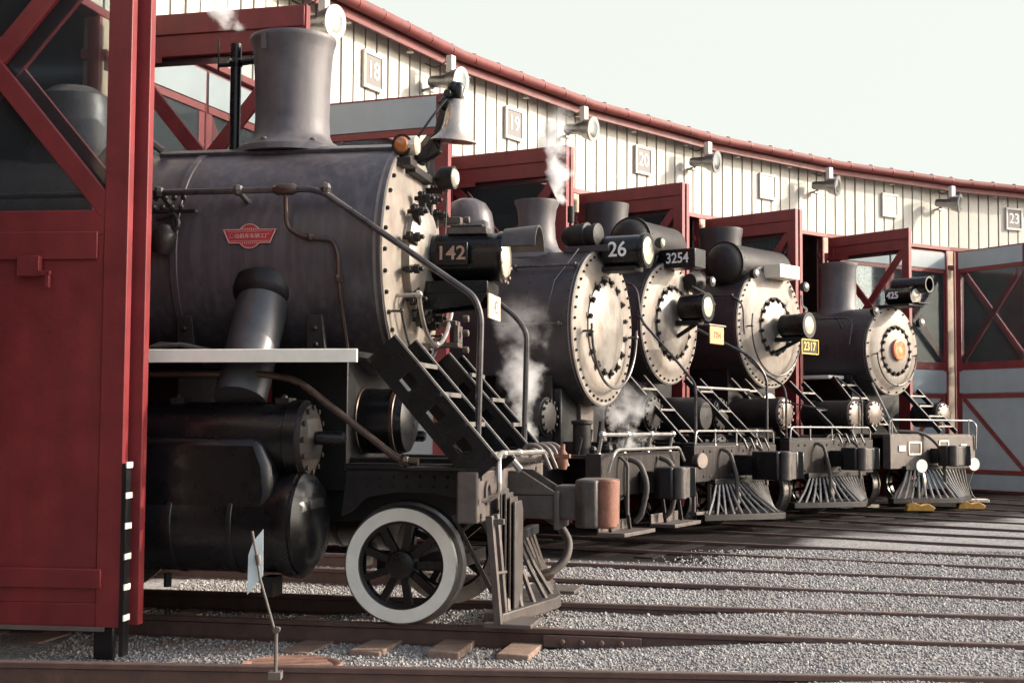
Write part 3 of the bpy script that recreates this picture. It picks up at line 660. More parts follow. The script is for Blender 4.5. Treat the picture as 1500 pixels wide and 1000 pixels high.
for i in range(13):
    g.mark(); t = 2 * math.pi * (i + .3) / 13; u = Vector((0, math.sin(t), math.cos(t))); q = Vector((.12, 0, zc)) + u * .49
    g.bar(q - u * .10, q + u * .07, .05, .05, up=(1, 0, 0)); g.lathe([(-.06, .018), (.10, .018), (.11, 0)], q + u * .02, (1, 0, 0), 8); g.lathe([(.03, .036), (.07, .036)], q + u * .02, (1, 0, 0), 6)
    g.tube([q + u * .05 + Vector((0, -.06, 0)), q + u * .05 + Vector((0, .06, 0))], .02, 6)
g.split('door_dog', 'dusty', dr)
arc_rail(E1, .60, zc - .06, .20, 112, 248, (115, 180, 245), .018, 'steel')
arc_rail(E1, .78, zc - .03, .10, 130, 240, (132, 185, 238), .011, 'pipe', name='lower_grab_iron')
g = MB(); g.box(.02, .30, .40, .58, 3.10, 3.15); g.box(.02, .30, .40, .58, 2.90, 2.95); g.box(.26, .30, .40, .58, 2.95, 3.10); g.box(.02, .26, .44, .60, 2.26, 2.30); g.box(.02, .28, .44, .60, 2.08, 2.12); g.box(.24, .28, .44, .60, 2.12, 2.26)
for z in (2.86, 3.0, 3.14, 2.06, 2.2, 2.32): g.lathe([(0, .03), (.05, .03)], (.30, .52, z), (1, 0, 0), 8)
g.split('door_hinge', 'beam', dr, .006)
st = stack(E1, -1.02, [(3.60, .45), (3.65, .44), (3.68, .40), (3.72, .335), (3.77, .308), (3.9, .300), (4.1, .303), (4.28, .310), (4.45, .322), (4.51, .335), (4.54, .346), (4.562, .350), (4.58, .343)], n=56)
g = MB()
for i in range(6):
    t = 2 * math.pi * (i + .25) / 6; g.ball((-1.02 + .385 * math.cos(t), .385 * math.sin(t), 3.69), .026, 8, (1, 1, .7))
g.bar((-1.15, -.325, 4.42), (-1.15, -.338, 4.55), .03, .03); g.split('stack_bolt', 'stack', st)
g = MB(); g.tube([(-1.515, 0, 3.6), (-1.515, 0, 4.56)], .045, 12); g.tube([(-1.515, 0, 4.40), (-1.30, 0, 4.42)], .028, 8); g.tube([(-1.66, -.02, 4.385), (-1.515, 0, 4.39)], .02, 8); g.ball((-1.515, 0, 4.40), .06, 10); g.tube([(-1.66, -.02, 4.33), (-1.66, -.02, 4.6)], .008, 6)
g.build('exhaust_pipe', 'satin', E1)
MB().lathe([(3.55, .42), (3.66, .40), (3.74, .34), (4.05, .33), (4.16, .30), (4.24, .18), (4.27, 0)], (-2.95, 0, 0), (0, 0, 1), 40).build('steam_dome', 'jacket', E1)
g = MB().tube([(-2.45, -.52, 3.5), (-2.3, -.45, 3.72), (-2.1, -.42, 3.72), (-1.98, -.36, 3.62)], .035, 8, .05); g.ball((-2.2, -.44, 3.72), .06, 10); g.build('relief_valve', 'iron_grey', E1)
# handrail and the pipe hanging from it
yb = -.96
handrail(E1, [(-9, yb, 3.185), (-.46, yb, 3.175), (.74, -1.05, 2.36), (.79, -1.05, 2.22), (.77, -1.05, 1.12)], .024, [((x, yb, 3.18), (x + .03, -.80, 3.10)) for x in (-1.72, -1.09, -.41)], 'pipe', .12)
handrail(E1, [(-2, -yb, 3.185), (-.46, -yb, 3.175), (.62, 1.05, 2.40), (.74, 1.05, 2.25), (.72, 1.05, 1.12)], .024, [((x, -yb, 3.18), (x, .80, 3.10)) for x in (-1.09, -.41)], 'pipe', .12)
g = MB(); g.lathe([(-.09, .028), (-.06, .045), (.06, .045), (.09, .028)], (-.72, yb, 3.178), (1, 0, 0), 10); g.tube([(-.72, yb, 3.16), (-.72, -.925, 2.90), (-.60, -.925, 2.83), (-.36, -.93, 2.80), (-.315, -.93, 2.70), (-.315, -.92, 2.52), (-.31, -.84, 2.30), (-.30, -.72, 2.0)], .017, 8, .06)
for x, z in ((-.53, 2.825), (-.315, 2.52)): g.ball((x, -.93, z), .032, 8)
g.box(-.345, -.285, -.95, -.9, 2.49, 2.53); g.build('sander_pipe', 'copper', E1)
# builder's plate: winged disc
pl = MB(); th = [math.pi * i / 20 for i in range(21)]
hw, hh = .205, .05; rr = .09; a0 = math.asin(hh / rr)
poly = [(hw, hh), ] + [(rr * math.cos(a0 + (math.pi - 2 * a0) * i / 12), rr * math.sin(a0 + (math.pi - 2 * a0) * i / 12)) for i in range(13)] + [(-hw, hh), (-hw + .045, -hh)] + [(rr * math.cos(math.pi + a0 + (math.pi - 2 * a0) * i / 12), rr * math.sin(math.pi + a0 + (math.pi - 2 * a0) * i / 12)) for i in range(13)] + [(hw - .045, -hh)]
PX, PZ, PY = -1.01, 2.84, -.905
pb = MB().prism(poly, (PX, PY, PZ), (1, 0, 0), (0, 0, 1), .012).build('builder_plate', 'plate_red', E1, .002)
g = MB(); q = poly + poly[:1]
for a, c in zip(q[:-1], q[1:]): g.bar((PX + a[0], PY - .014, PZ + a[1]), (PX + c[0], PY - .014, PZ + c[1]), .006, .007, up=(0, 1, 0))
for z in (.036, -.036): g.bar((PX - hw + .03, PY - .013, PZ + z), (PX + hw - .03, PY - .013, PZ + z), .003, .004, up=(0, 1, 0))
for z0, z1, nn, wd in ((.043, .062, 9, .065), (-.058, -.042, 8, .06)):
    for i in range(nn):
        x = PX - wd + 2 * wd * (i + .5) / nn; g.bar((x, PY - .013, PZ + z0), (x + random.uniform(-.002, .002), PY - .013, PZ + z1), .003, .005, up=(0, 1, 0)); g.bar((x - .005, PY - .013, PZ + (z0 + z1) / 2), (x + .005, PY - .013, PZ + (z0 + z1) / 2), .003, .003, up=(0, 1, 0))
g.build('raised_border', 'plate_line', pb)
text('lettering', '唐山机车车辆工厂', .038, 'plate_line', pb, (PX, PY - .0135, PZ), 'side', .002, .0004, 1.05)
# steam pipe with flange
sp = MB().lathe([(0, .20), (.25, .195), (1.05, .19)], (-.94, -.70, 2.52), (0.0, -.50, -.86), 36).build('steam_pipe', 'pipe_steel', E1)
MB().lathe([(.05, .25), (.14, .245), (.18, .225), (.20, .20), (.20, .19)], (-.94, -.70, 2.52), (0, -.50, -.86), 36).build('flange', 'black', sp)
g = MB()
for x in (-1.52, -.50): g.prism([(-.06, 0), (.06, 0), (.09, -.27), (-.05, -.33)], (x, -.86, 2.25), (1, 0, 0), (0, 0, 1), .05); g.ball((x + .01, -.92, 2.15), .022, 8); g.ball((x + .02, -.92, 2.03), .022, 8)
g.split('running_board_bracket', 'dusty', E1, .006)
g = MB(); g.tube([(-1.75, -.93, 2.98), (-1.6, -.94, 3.02), (-1.55, -.96, 2.93), (-1.66, -.97, 2.83)], .02, 8, .05); g.lathe([(-.10, .07), (-.03, .095), (.06, .09), (.12, .04)], (-1.68, -.95, 2.82), (.25, -.1, .95), 16); g.box(-1.80, -1.44, -.93, -.88, 3.03, 3.05)
for i in range(8): g.ball((-1.78 + .075 * (i % 4) + .02 * (i // 4), -.93, 3.07 + .07 * (i // 4)), .024, 8)
g.build('check_valve', 'dusty', E1)
# running board
rb = MB().box(-9, -.01, -1.43, -.72, 1.915, 1.955).box(-9, -.01, .72, 1.43, 1.915, 1.955).build('running_board', 'black', E1)
MB().box(-9, 0.0, -1.455, -1.425, 1.875, 1.968).build('white_edge_strip', 'white', rb, .004)
g = MB().tube([(-9, -1.2, 1.80), (-.75, -1.25, 1.80), (-.50, -1.27, 1.76), (.26, -1.27, 1.20), (.40, -1.27, 1.185)], .026, 10, .2); g.ball((.30, -1.27, 1.19), .045, 8); g.build('drain_pipe', 'copper', E1)
g = MB()
for i in range(4): g.tube([(-1.7, -1.1 + i * .05, 2.0 + i * .012), (-1.45, -1.12 + i * .05, 2.02), (-1.3, -1.05 + i * .04, 1.985)], .018, 6)
g.build('hose_coil', 'hose', E1)
# stairs: perforated stringers and treads
def stringer(root, y, tx, tz, bx, bz, w=.26, th=.022):
    d = Vector((bx - tx, 0, bz - tz)); L = d.length; d.normalize(); p = Vector((d.z, 0, -d.x)); p = p if p.x > 0 else -p   # p: across the plate, towards front
    g = MB(); o = Vector((tx, y, tz)); wv = Vector((0, 1, 0))
    def strip(u0, u1, v0, v1):
        c = [o + d * u0 + p * v0, o + d * u1 + p * v0, o + d * u1 + p * v1, o + d * u0 + p * v1]
        vs = c + [q + wv * th for q in c]; g.add(vs, [(0, 1, 2, 3), (7, 6, 5, 4), (0, 1, 5, 4), (1, 2, 6, 5), (2, 3, 7, 6), (3, 0, 4, 7)])
    strip(-.03, L + .02, -w / 2, -w * .19); strip(-.03, L + .02, w * .19, w / 2)
    hs = [.26, .53, .80]; pr = -.03
    for h in hs: strip(pr, h * L - .055, -w * .19, w * .19); pr = h * L + .055
    strip(pr, L + .02, -w * .19, w * .19)
    s = g.build('stair_stringer', 'satin', root); e = MB()
    a = o + p * (w / 2 + .006) + wv * th / 2 + d * -.03; e.bar(a, a + d * (L + .05), th + .012, .014, up=p); e.build('worn_edge', 'edge', s)
    return s
for (y, dx) in ((-1.32, 0.0), (-.74, 0.0)): stringer(E1, y, .15, 1.96, .87, 1.13)
for y in (.78, 1.30): stringer(E1, y, .06, 1.96, .80, 1.13, .2)
g = MB(); e = MB()
for i in range(4):
    t = (i + .45) / 4; x = .15 + .72 * t; z = 1.96 - .83 * t
    for y0, y1, ox in ((-1.30, -.74, 0), (.80, 1.30, -.08)): g.box(x - .10 + ox, x + .15 + ox, y0, y1, z - .01, z + .012); e.box(x + .152 + ox, x + .172 + ox, y0 - .02, y1, z - .016, z + .016)
tr = g.split('stair_tread', 'satin', E1); e.build('worn_edge', 'edge', tr)
handrail(E1, [(.18, -.70, 1.98), (.42, -.70, 1.78), (1.02, -.70, 1.12)], .028, (), 'edge', .1, 'stair_rail')
# valve chest, cylinder, tail rod
for s in (-1, 1):
    y = s * 1.15
    o = cyl_x(E1, 'valve_chest', -1.85, -.46, y, 1.335, .265, 'satin', 'dusty', .07)
    MB().lathe([(0, .05), (.23, .05), (.25, .035), (.25, 0)], (-.42, y, 1.345), (1, 0, 0), 16).build('tail_rod_guard', 'satin', o)
    g = MB().lathe([(-1.75, .30), (-1.74, .37), (-1.66, .385), (-1.58, .355), (-.62, .355), (-.56, .385), (-.47, .39), (-.46, .3)], (0, y, .74), (1, 0, 0), 48)
    o = g.build('cylinder', 'satin', E1)
    g = MB(); g.prism([(-1.62, 1.35), (-.70, 1.35), (-.62, 1.16), (-.60, .95), (-.66, .74), (-1.60, .74), (-1.66, .95), (-1.66, 1.16)], (0, y + .33 * s, 0), (1, 0, 0), (0, 0, 1), .62 * s)
    g.build('cylinder_neck', 'satin', o, .06)
    g = MB()
    for x in (-1.35, -.9): g.lathe([(-.02, .358), (-.015, .364), (.015, .364), (.02, .358)], (x, y, .74), (1, 0, 0), 40)
    g.split('jacket_band', 'black', o)
    MB().lathe([(-.06, .37), (.02, .37), (.05, .33), (.10, .27), (.13, .12), (.13, 0)], (-.46, y, .74), (1, 0, 0), 44).build('cylinder_cover', 'satin', o)
    g = MB()
    for x in (-1.42, -.62): g.box(x - .05, x + .05, y - .08, y + .08, 1.57, 1.63); g.ball((x, y - .04, 1.63), .03, 8)
    pass
    g.box(-.75, -.66, y - .1, y + .1, .22, .36); g.tube([(-1.5, y, .36), (-1.5, y, .26)], .03, 8); g.split('drain_cock', 'dusty', o)
MB().lathe([(-.62, 0), (-.60, .10), (-.54, .18), (-.44, .235), (-.30, .25), (.0, .25), (.06, .235), (.10, .15), (.11, 0)], (0, -.28, 1.47), (1, 0, 0), 40).build('air_reservoir', 'satin', E1)
g = MB()
for x in (-.30, -.02): g.lathe([(-.02, .252), (-.015, .258), (.015, .258), (.02, .252)], (x, -.28, 1.47), (1, 0, 0), 40)
g.split('reservoir_band', 'copper', E1)
g = MB(); g.box(-.9, -.3, -.7, .7, .95, 2.0); g.box(-9, .7, -.62, -.50, .72, 1.2); g.box(-9, .7, .50, .62, .72, 1.2); g.box(-9, -1.6, -.8, .8, 1.2, 1.9); g.box(-.25, .70, -.95, .95, 1.10, 1.16)
g.build('frame', 'black', E1, .01)
g = MB(); g.prism([(-.26, .78), (-.22, 1.13), (.70, 1.13), (.70, .92), (.56, .93), (.42, .955), (.16, .96), (-.06, .92), (-.18, .82)], (0, -.90, 0), (1, 0, 0), (0, 0, 1), .05)
o = g.build('truck_side_plate', 'black', E1, .004); g = MB()
for i in range(9):
    g.ball((-.17 + i * .1, -.955, 1.07), .014, 6); g.ball((-.17 + i * .1, -.955, 1.0), .012, 6)
g.build('rivets', 'dusty', o)
wheel(E1, .163, -.78, .425, 'white', -1, 9, 'lead_wheel', z=.425, tyre_r=.75); wheel(E1, .163, .78, .425, 'satin', 1, 9, 'lead_wheel', z=.425)
MB().tube([(.163, -.8, .425), (.163, .8, .425)], .07, 12).box(-.1, .5, -.55, .55, .36, .46).build('lead_axle', 'dusty', E1)
MB().bar((.50, -.62, .78), (.80, -.62, .22), .02, .03).build('brace_rod', 'pipe', E1)
for x in (-2.9, -4.3, -5.7): 
    for s in (-1, 1): wheel(E1, x, s * .78, .68, 'white', s, 14, 'driving_wheel')
# bumper beam, pilot, coupler
bb = MB().box(.69, .84, -1.34, 1.34, .77, 1.13).build('bumper_beam', 'beam', E1, .015)
g = MB().lathe([(.0, .085), (.015, .085), (.02, .06), (-.03, .045), (-.035, 0)], (.842, -1.06, .97), (1, 0, 0), 24)
for i in range(10): g.ball((.845, -1.25 + (i % 5) * .55, .82 + (i // 5) * .26), .02, 6)
g.build('poling_pocket', 'cast', bb)
g = MB(); g.box(.30, .86, -1.34, 1.34, 1.132, 1.15); g.build('pilot_deck', 'black', E1)
g = MB()
for y in (-1.22, -1.02): g.bar((.90, y, .82), (.97, y - .01, .08), .045, .05)
g.bar((.9, -1.22, .42), (.98, -1.02, .42), .02, .02, up=(1, 0, 0)); g.bar((.88, -1.2, .78), (1.0, -1.2, .78), .04, .04)
g.split('step_hanger', 'beam', E1, .004)
g = MB()
for i in range(4):
    x = .91 + i * .03; g.prism([(-.92 + i * .015, .14), (-.60 + i * .015, .14), (-.60 + i * .015, .92 - i * .03), (-.66 + i * .015, .99 - i * .03), (-.92 + i * .015, .99 - i * .03)], (x, 0, 0), (0, 1, 0), (0, 0, 1), .014)
g.build('pilot_plate', 'cast', E1, .003)
slat_pilot(E1, .88, .58, .66, .96, .10, 1.10, 1.14, 4, 'beam', 'cast', .022)
g = MB(); g.box(.86, 1.20, -1.24, -.80, .055, .085); g.box(.86, 1.20, .80, 1.24, .055, .085); g.split('step_board', 'beam', E1, .006)
g = MB(); g.box(.84, 1.20, -.24, .24, .74, .92); g.prism([(.84, .92), (1.24, .92), (.95, 1.10), (.84, 1.10)], (0, -.22, 0), (1, 0, 0), (0, 0, 1), .03); g.prism([(.84, .92), (1.24, .92), (.95, 1.10), (.84, 1.10)], (0, .22, 0), (1, 0, 0), (0, 0, 1), .03); g.box(1.19, 1.23, -.26, .26, .66, .95)
g.build('draft_pocket', 'cast', E1, .008)
coupler(E1, 1.18, 1.66, .86, 'cast', 'rust', .34, .36)
g = MB(); g.tube([(.98, -1.30, 1.06), (.98, -1.30, .98), (.9, -1.30, .93), (.86, -1.30, .93)], .018, 8, .03); g.tube([(.98, -1.30, 1.05), (.97, -1.28, 1.20), (.95, -1.1, 1.25), (.95, -.35, 1.24), (1.05, .1, 1.24), (1.0, .6, 1.20), (.92, 1.3, 1.20)], .020, 8, .06)
for y in (-1.0, -.4, .3, 1.0): g.bar((.84, y, 1.15), (.95, y, 1.24), .03, .02, up=(0, 1, 0)); g.ball((.95, y, 1.24), .032, 8)
g.build('cut_lever', 'steel', E1)
g = MB()
for i in range(4): y = .15 + i * .3; g.tube([(.86, y, 1.14), (.90, y, 1.30), (1.02, y, 1.28), (1.10, y, 1.10)], .018, 8, .08)
g.tube([(.86, -.7, 1.19), (.86, .9, 1.19)], .045, 10); g.split('deck_pipe', 'iron_grey', E1)
g = MB(); g.lathe([(-.10, .03), (-.06, .045), (.02, .04), (.05, .02), (.10, .02)], (1.18, .25, 1.20), (0, 0, 1), 12); g.box(1.12, 1.24, .21, .29, 1.19, 1.22); g.build('air_valve', 'rust', E1)
g = MB(); g.tube([(1.02, .45, .72), (1.12, .45, .66), (1.22, .40, .52), (1.20, .32, .38), (1.08, .25, .28)], .034, 10, .1); o = g.build('air_hose', 'hose', E1)
MB().lathe([(-.04, .03), (0, .05), (.07, .05), (.09, .03)], (1.07, .25, .275), (-.8, -.2, -.3), 12).build('hose_coupling', 'copper', o)
# headlight, bracket, lamps, bell
hl = MB().lathe([(0, .17), (.01, .185), (.05, .19), (.52, .19), (.54, .205), (.58, .205), (.58, .18)], (.18, 0, 2.76), (1, 0, 0), 40).build('headlight', 'satin', E1)
MB().lathe([(.565, .178), (.60, .14), (.615, .0)], (.18, 0, 2.76), (1, 0, 0), 32).build('lens', 'lens', hl)
MB().lathe([(0, .205), (.27, .23), (.27, .215), (0, .19)], (.76, 0, 2.78), (1, 0, 0), 28, rad(-78), rad(78)).build('visor', 'cast', hl)
g = MB(); g.box(.30, .62, -.09, .09, 2.94, 3.0); g.box(.33, .59, -.1, .1, 3.0, 3.015); g.build('vent_cap', 'cast', hl, .006)
g = MB(); g.box(.24, .50, -.225, -.17, 2.68, 2.86); g.build('number_panel', 'satin', hl, .006)
text('number', '142', .15, 'letter_worn', hl, (.37, -.229, 2.77), 'side', .003, .002, 1.05)
g = MB()
for i in range(7): g.ball((.76, -.2 * math.cos(i * .5 - .2), 2.76 - .2 * math.sin(i * .5 - .2)), .018, 6)
g.build('lens_latches', 'copper', hl)
g = MB(); g.box(.05, .66, -.22, .22, 2.46, 2.56); g.prism([(.05, 2.46), (.66, 2.46), (.60, 2.38), (.05, 2.32)], (0, -.20, 0), (1, 0, 0), (0, 0, 1), .03); g.prism([(.05, 2.46), (.66, 2.46), (.60, 2.38), (.05, 2.32)], (0, .20, 0), (1, 0, 0), (0, 0, 1), .03); g.build('headlight_shelf', 'satin', E1, .006)
o = MB().box(.665, .68, -.24, .20, 2.27, 2.46).build('front_number_plate', 'plate_cream', E1, .004)
g = MB()
for (y0, y1, z0, z1) in ((-.20, .16, 2.432, 2.437), (-.20, .16, 2.293, 2.298), (-.203, -.198, 2.293, 2.437), (.158, .163, 2.293, 2.437)): g.box(.6805, .684, y0, y1, z0, z1)
g.build('border_line', 'post', o)
text('number', '142', .15, 'rust', o, (.681, -.02, 2.365), 'front', .002, 0, 1.)
sphere_lamp(E1, .17, .36, 3.465, .095, 'dusty', 'lens', (1, -.12, 0), 'front_lamp', 1.95); 
g = MB(); g.bar((0, .36, 3.36), (.16, .36, 3.36), .05, .05); g.tube([(.16, .36, 3.36), (.16, .36, 3.40)], .03, 8); g.tube([(.2, .34, 3.36), (.22, .2, 2.96)], .006, 6); g.build('lamp_bracket', 'dusty', E1)
mk = sphere_lamp(E1, .04, -.42, 3.585, .082, 'satin', 'orange_lens', (-.10, -1, 0), 'marker_lamp', 1.75)
MB().lathe([(0, .075), (.10, .075), (.115, .06), (.12, 0)], (.04, -.42, 3.585), (1, 0, 0), 20).build('lens', 'lens', mk)
g = MB(); g.box(-.06, .12, -.52, -.34, 3.42, 3.48); g.tube([(.04, -.42, 3.47), (.04, -.42, 3.52)], .04, 10); g.box(-.02, .1, -.30, .30, 3.40, 3.46); g.build('lamp_bracket', 'dusty', E1, .006)
BA = Vector((.10, -.06, 1)); BO = (.36, -.02, 4.0)
bl = MB().lathe([(.03, 0), (.025, .05), (.0, .075), (-.08, .088), (-.17, .098), (-.23, .115), (-.27, .145), (-.30, .178), (-.31, .185), (-.312, .172), (-.26, .125), (-.15, .08), (-.05, 0)], BO, BA, 36).build('bell', 'brass', E1)
MB().lathe([(-.306, .17), (-.26, .13), (-.24, .0)], BO, BA, 28).ball((.335, 0, 3.70), .03, 8).build('bell_inside', 'bell_in', bl)
g = MB(); g.bar((.02, .02, 3.56), (.20, .02, 3.66), .10, .10); g.bar((.18, .02, 3.64), (.26, .02, 3.98), .07, .08); g.bar((.10, .02, 3.62), (.27, .02, 3.85), .08, .06); g.bar((.22, 0, 3.98), (.37, -.02, 4.10), .06, .07); g.lathe([(-.12, .03), (.12, .03)], (.30, 0, 4.06), (0, 1, 0), 12)
g.ball((.33, -.02, 4.12), .055, 10); g.ball((.27, -.02, 4.0), .06, 10); g.lathe([(4.02, .03), (4.12, .05), (4.16, .03)], (.37, -.02, 0), (0, 0, 1), 12); g.tube([(.06, -.25, 3.63), (.2, -.2, 3.85), (.3, -.05, 4.05)], .012, 6)
g.build('bell_yoke', 'satin', E1, .01)

# ================================================== engine 26
E2 = engine(18, 25.73, 'small black switching engine 26 with a pale front and its number on the headlight side')
R, zc = .975, 2.67
b2 = boiler(E2, R, zc, 7, 'jacket2', (1.9, 3.6))
front(E2, R, zc, [(R, -.05), (R + .003, .0), (.965, .012), (.86, .014), (.80, .05), (.70, .055), (.60, .045), (.58, .03), (.4, .03)], .915, 44, 16, door_r=.57, dish=[(.57, .03), (.57, .055), (.54, .07), (.42, .10), (.25, .125), (0, .14)])
arc_rail(E2, .74, zc - .02, .17, 88, 272, (95, 265), .017, 'pipe', base=.04)
stack(E2, -.92, [(3.56, .42), (3.64, .36), (3.72, .285), (3.85, .245), (4.05, .235), (4.22, .255), (4.30, .29), (4.33, .29)])
MB().lathe([(3.5, .46), (3.62, .42), (3.70, .36), (4.08, .35), (4.24, .32), (4.36, .24), (4.42, .12), (4.43, 0)], (-1.93, 0, 0), (0, 0, 1), 40).build('sand_dome', 'jacket', E2)
tg = MB().lathe([(-.30, .0), (-.30, .08), (-.26, .12), (-.12, .15), (-.02, .15), (-.01, .165), (.05, .165), (.06, .13), (.14, .13), (.15, .145), (.20, .145), (.22, .08), (.22, 0)], (-.17, -.18, 3.82), (1, -.1, 0), 28).build('turbo_generator', 'dusty', E2)
MB().tube([(-.36, -.18, 3.85), (-.36, -.18, 4.06)], .02, 8).tube([(-.36, -.18, 4.0), (-.36, -.18, 4.20)], .045, 10).build('exhaust_pipe', 'dusty', E2)
g = MB(); g.box(-.4, .2, -.3, .1, 3.60, 3.68); g.build('generator_base', 'jacket2', E2, .006)
hl = MB().lathe([(0, .17), (.02, .20), (.48, .20), (.50, .22), (.56, .22), (.56, .19)], (.06, -.02, 3.615), (1, 0, 0), 36).build('headlight', 'satin', E2)
MB().lathe([(.55, .19), (.575, .14), (.585, 0)], (.06, -.02, 3.615), (1, 0, 0), 28).build('lens', 'lens', hl)
text('number', '26', .26, 'letter', hl, (.29, -.229, 3.615), 'side', .004, .003, .95)
g = MB(); g.box(.0, .5, -.16, .12, 3.36, 3.42); g.box(.0, .05, -.12, .12, 3.2, 3.4); g.build('headlight_shelf', 'dusty', E2, .006)
sphere_lamp(E2, .72, .12, 3.72, .07, 'dusty', 'lens', (1, 0, 0), 'marker_lamp', 1.5)
for z, x0, x1, y in ((3.40, -1.0, -.02, -.72), (2.66, -1.0, -.10, -1.03)):
    handrail(E2, [(x0, y, z), (x1, y, z)], .017, [((x, y, z), (x, y * .9, z - .06)) for x in (x0 + .12, x1 - .05)], 'pipe')
MB().tube([(-.12, -.48, 3.62), (-.28, -.85, 3.2), (-.33, -.99, 2.75)], .007, 6).build('lubricator_line', 'pipe', E2)
g = MB(); g.box(-1.75, -.60, -.96, -.93, 2.05, 3.0); g.build('jacket_sheet', 'jacket2', E2, .004)
underframe(E2, zc, R, .62, (-1.9, -3.4, -4.9))
for s in (-1, 1):
    cyl_x(E2, 'valve_chest', -1.25, -.3, s * 1.0, 1.55, .22, 'black', 'dusty'); cyl_x(E2, 'cylinder', -1.25, -.2, s * 1.12, .82, .34, 'black', 'dusty')
MB().box(-1.0, -.25, -.7, .7, .8, 1.9).build('saddle', 'black', E2, .02)
MB().box(-.35, -.30, .15, .9, 1.15, 1.85).box(-.28, -.2, -.2, .2, 1.2, 1.8).build('saddle_front', 'beam', E2, .01)
MB().box(.35, .55, -1.35, 1.35, .62, 1.12).build('bumper_beam', 'beam_dark', E2, .012)
MB().box(-.4, .35, -1.3, 1.3, 1.06, 1.10).build('pilot_deck', 'dusty', E2)
handrail(E2, [(.50, -1.25, 1.34), (.50, 1.25, 1.34)], .024, [((.50, y, 1.34), (.45, y, 1.1)) for y in (-1.2, -.4, .4, 1.2)], 'edge', name='deck_rail')
handrail(E2, [(.62, -1.30, .92), (.68, -1.30, 1.12), (.66, -1.1, 1.17), (.66, 1.0, 1.17), (.66, 1.2, 1.0)], .02, (), 'edge', .08, 'cut_lever')
coupler(E2, .55, 1.16, .76, 'black', 'cast', .34, .38)
g = MB()
for i, y in enumerate((-.55, .5)): g.tube([(.58, y, 1.05), (.72, y, 1.0), (.80, y + .05, .75), (.70, y + .1, .38), (.62, y + .1, .3)], .034, 10, .12)
g.tube([(.56, -.8, 1.08), (.66, -.8, 1.0), (.66, -.8, .4)], .02, 8, .05); g.split('air_hose', 'hose', E2)
g = MB()
for s in (-1, 1):
    for y in (.62, 1.22): g.bar((.56, s * y, .62), (.62, s * y, .2), .04, .03, up=(0, 1, 0))
g.split('step_hanger', 'dusty', E2)
for s in (-1, 1): MB().box(.52, .84, min(s * .35, s * 1.35), max(s * .35, s * 1.35), .18, .225).box(.50, .525, min(s * .35, s * 1.35), max(s * .35, s * 1.35), .18, .34).split('foot_board', 'beam', E2, .006)
g = MB()
for i in range(7): g.ball((.3 + .05 * (i % 2), -1.0 + i * .33, 1.16), .05 + .02 * (i % 3), 8); g.tube([(.1, -1. + i * .3, 1.1), (.15, -1. + i * .3, 1.3 + .1 * (i % 3))], .025, 8)
g.lathe([(1.1, .11), (1.45, .11), (1.47, .13), (1.5, .13), (1.52, 0)], (.05, -.75, 0), (0, 0, 1), 20); g.split('deck_fitting', 'dusty', E2)

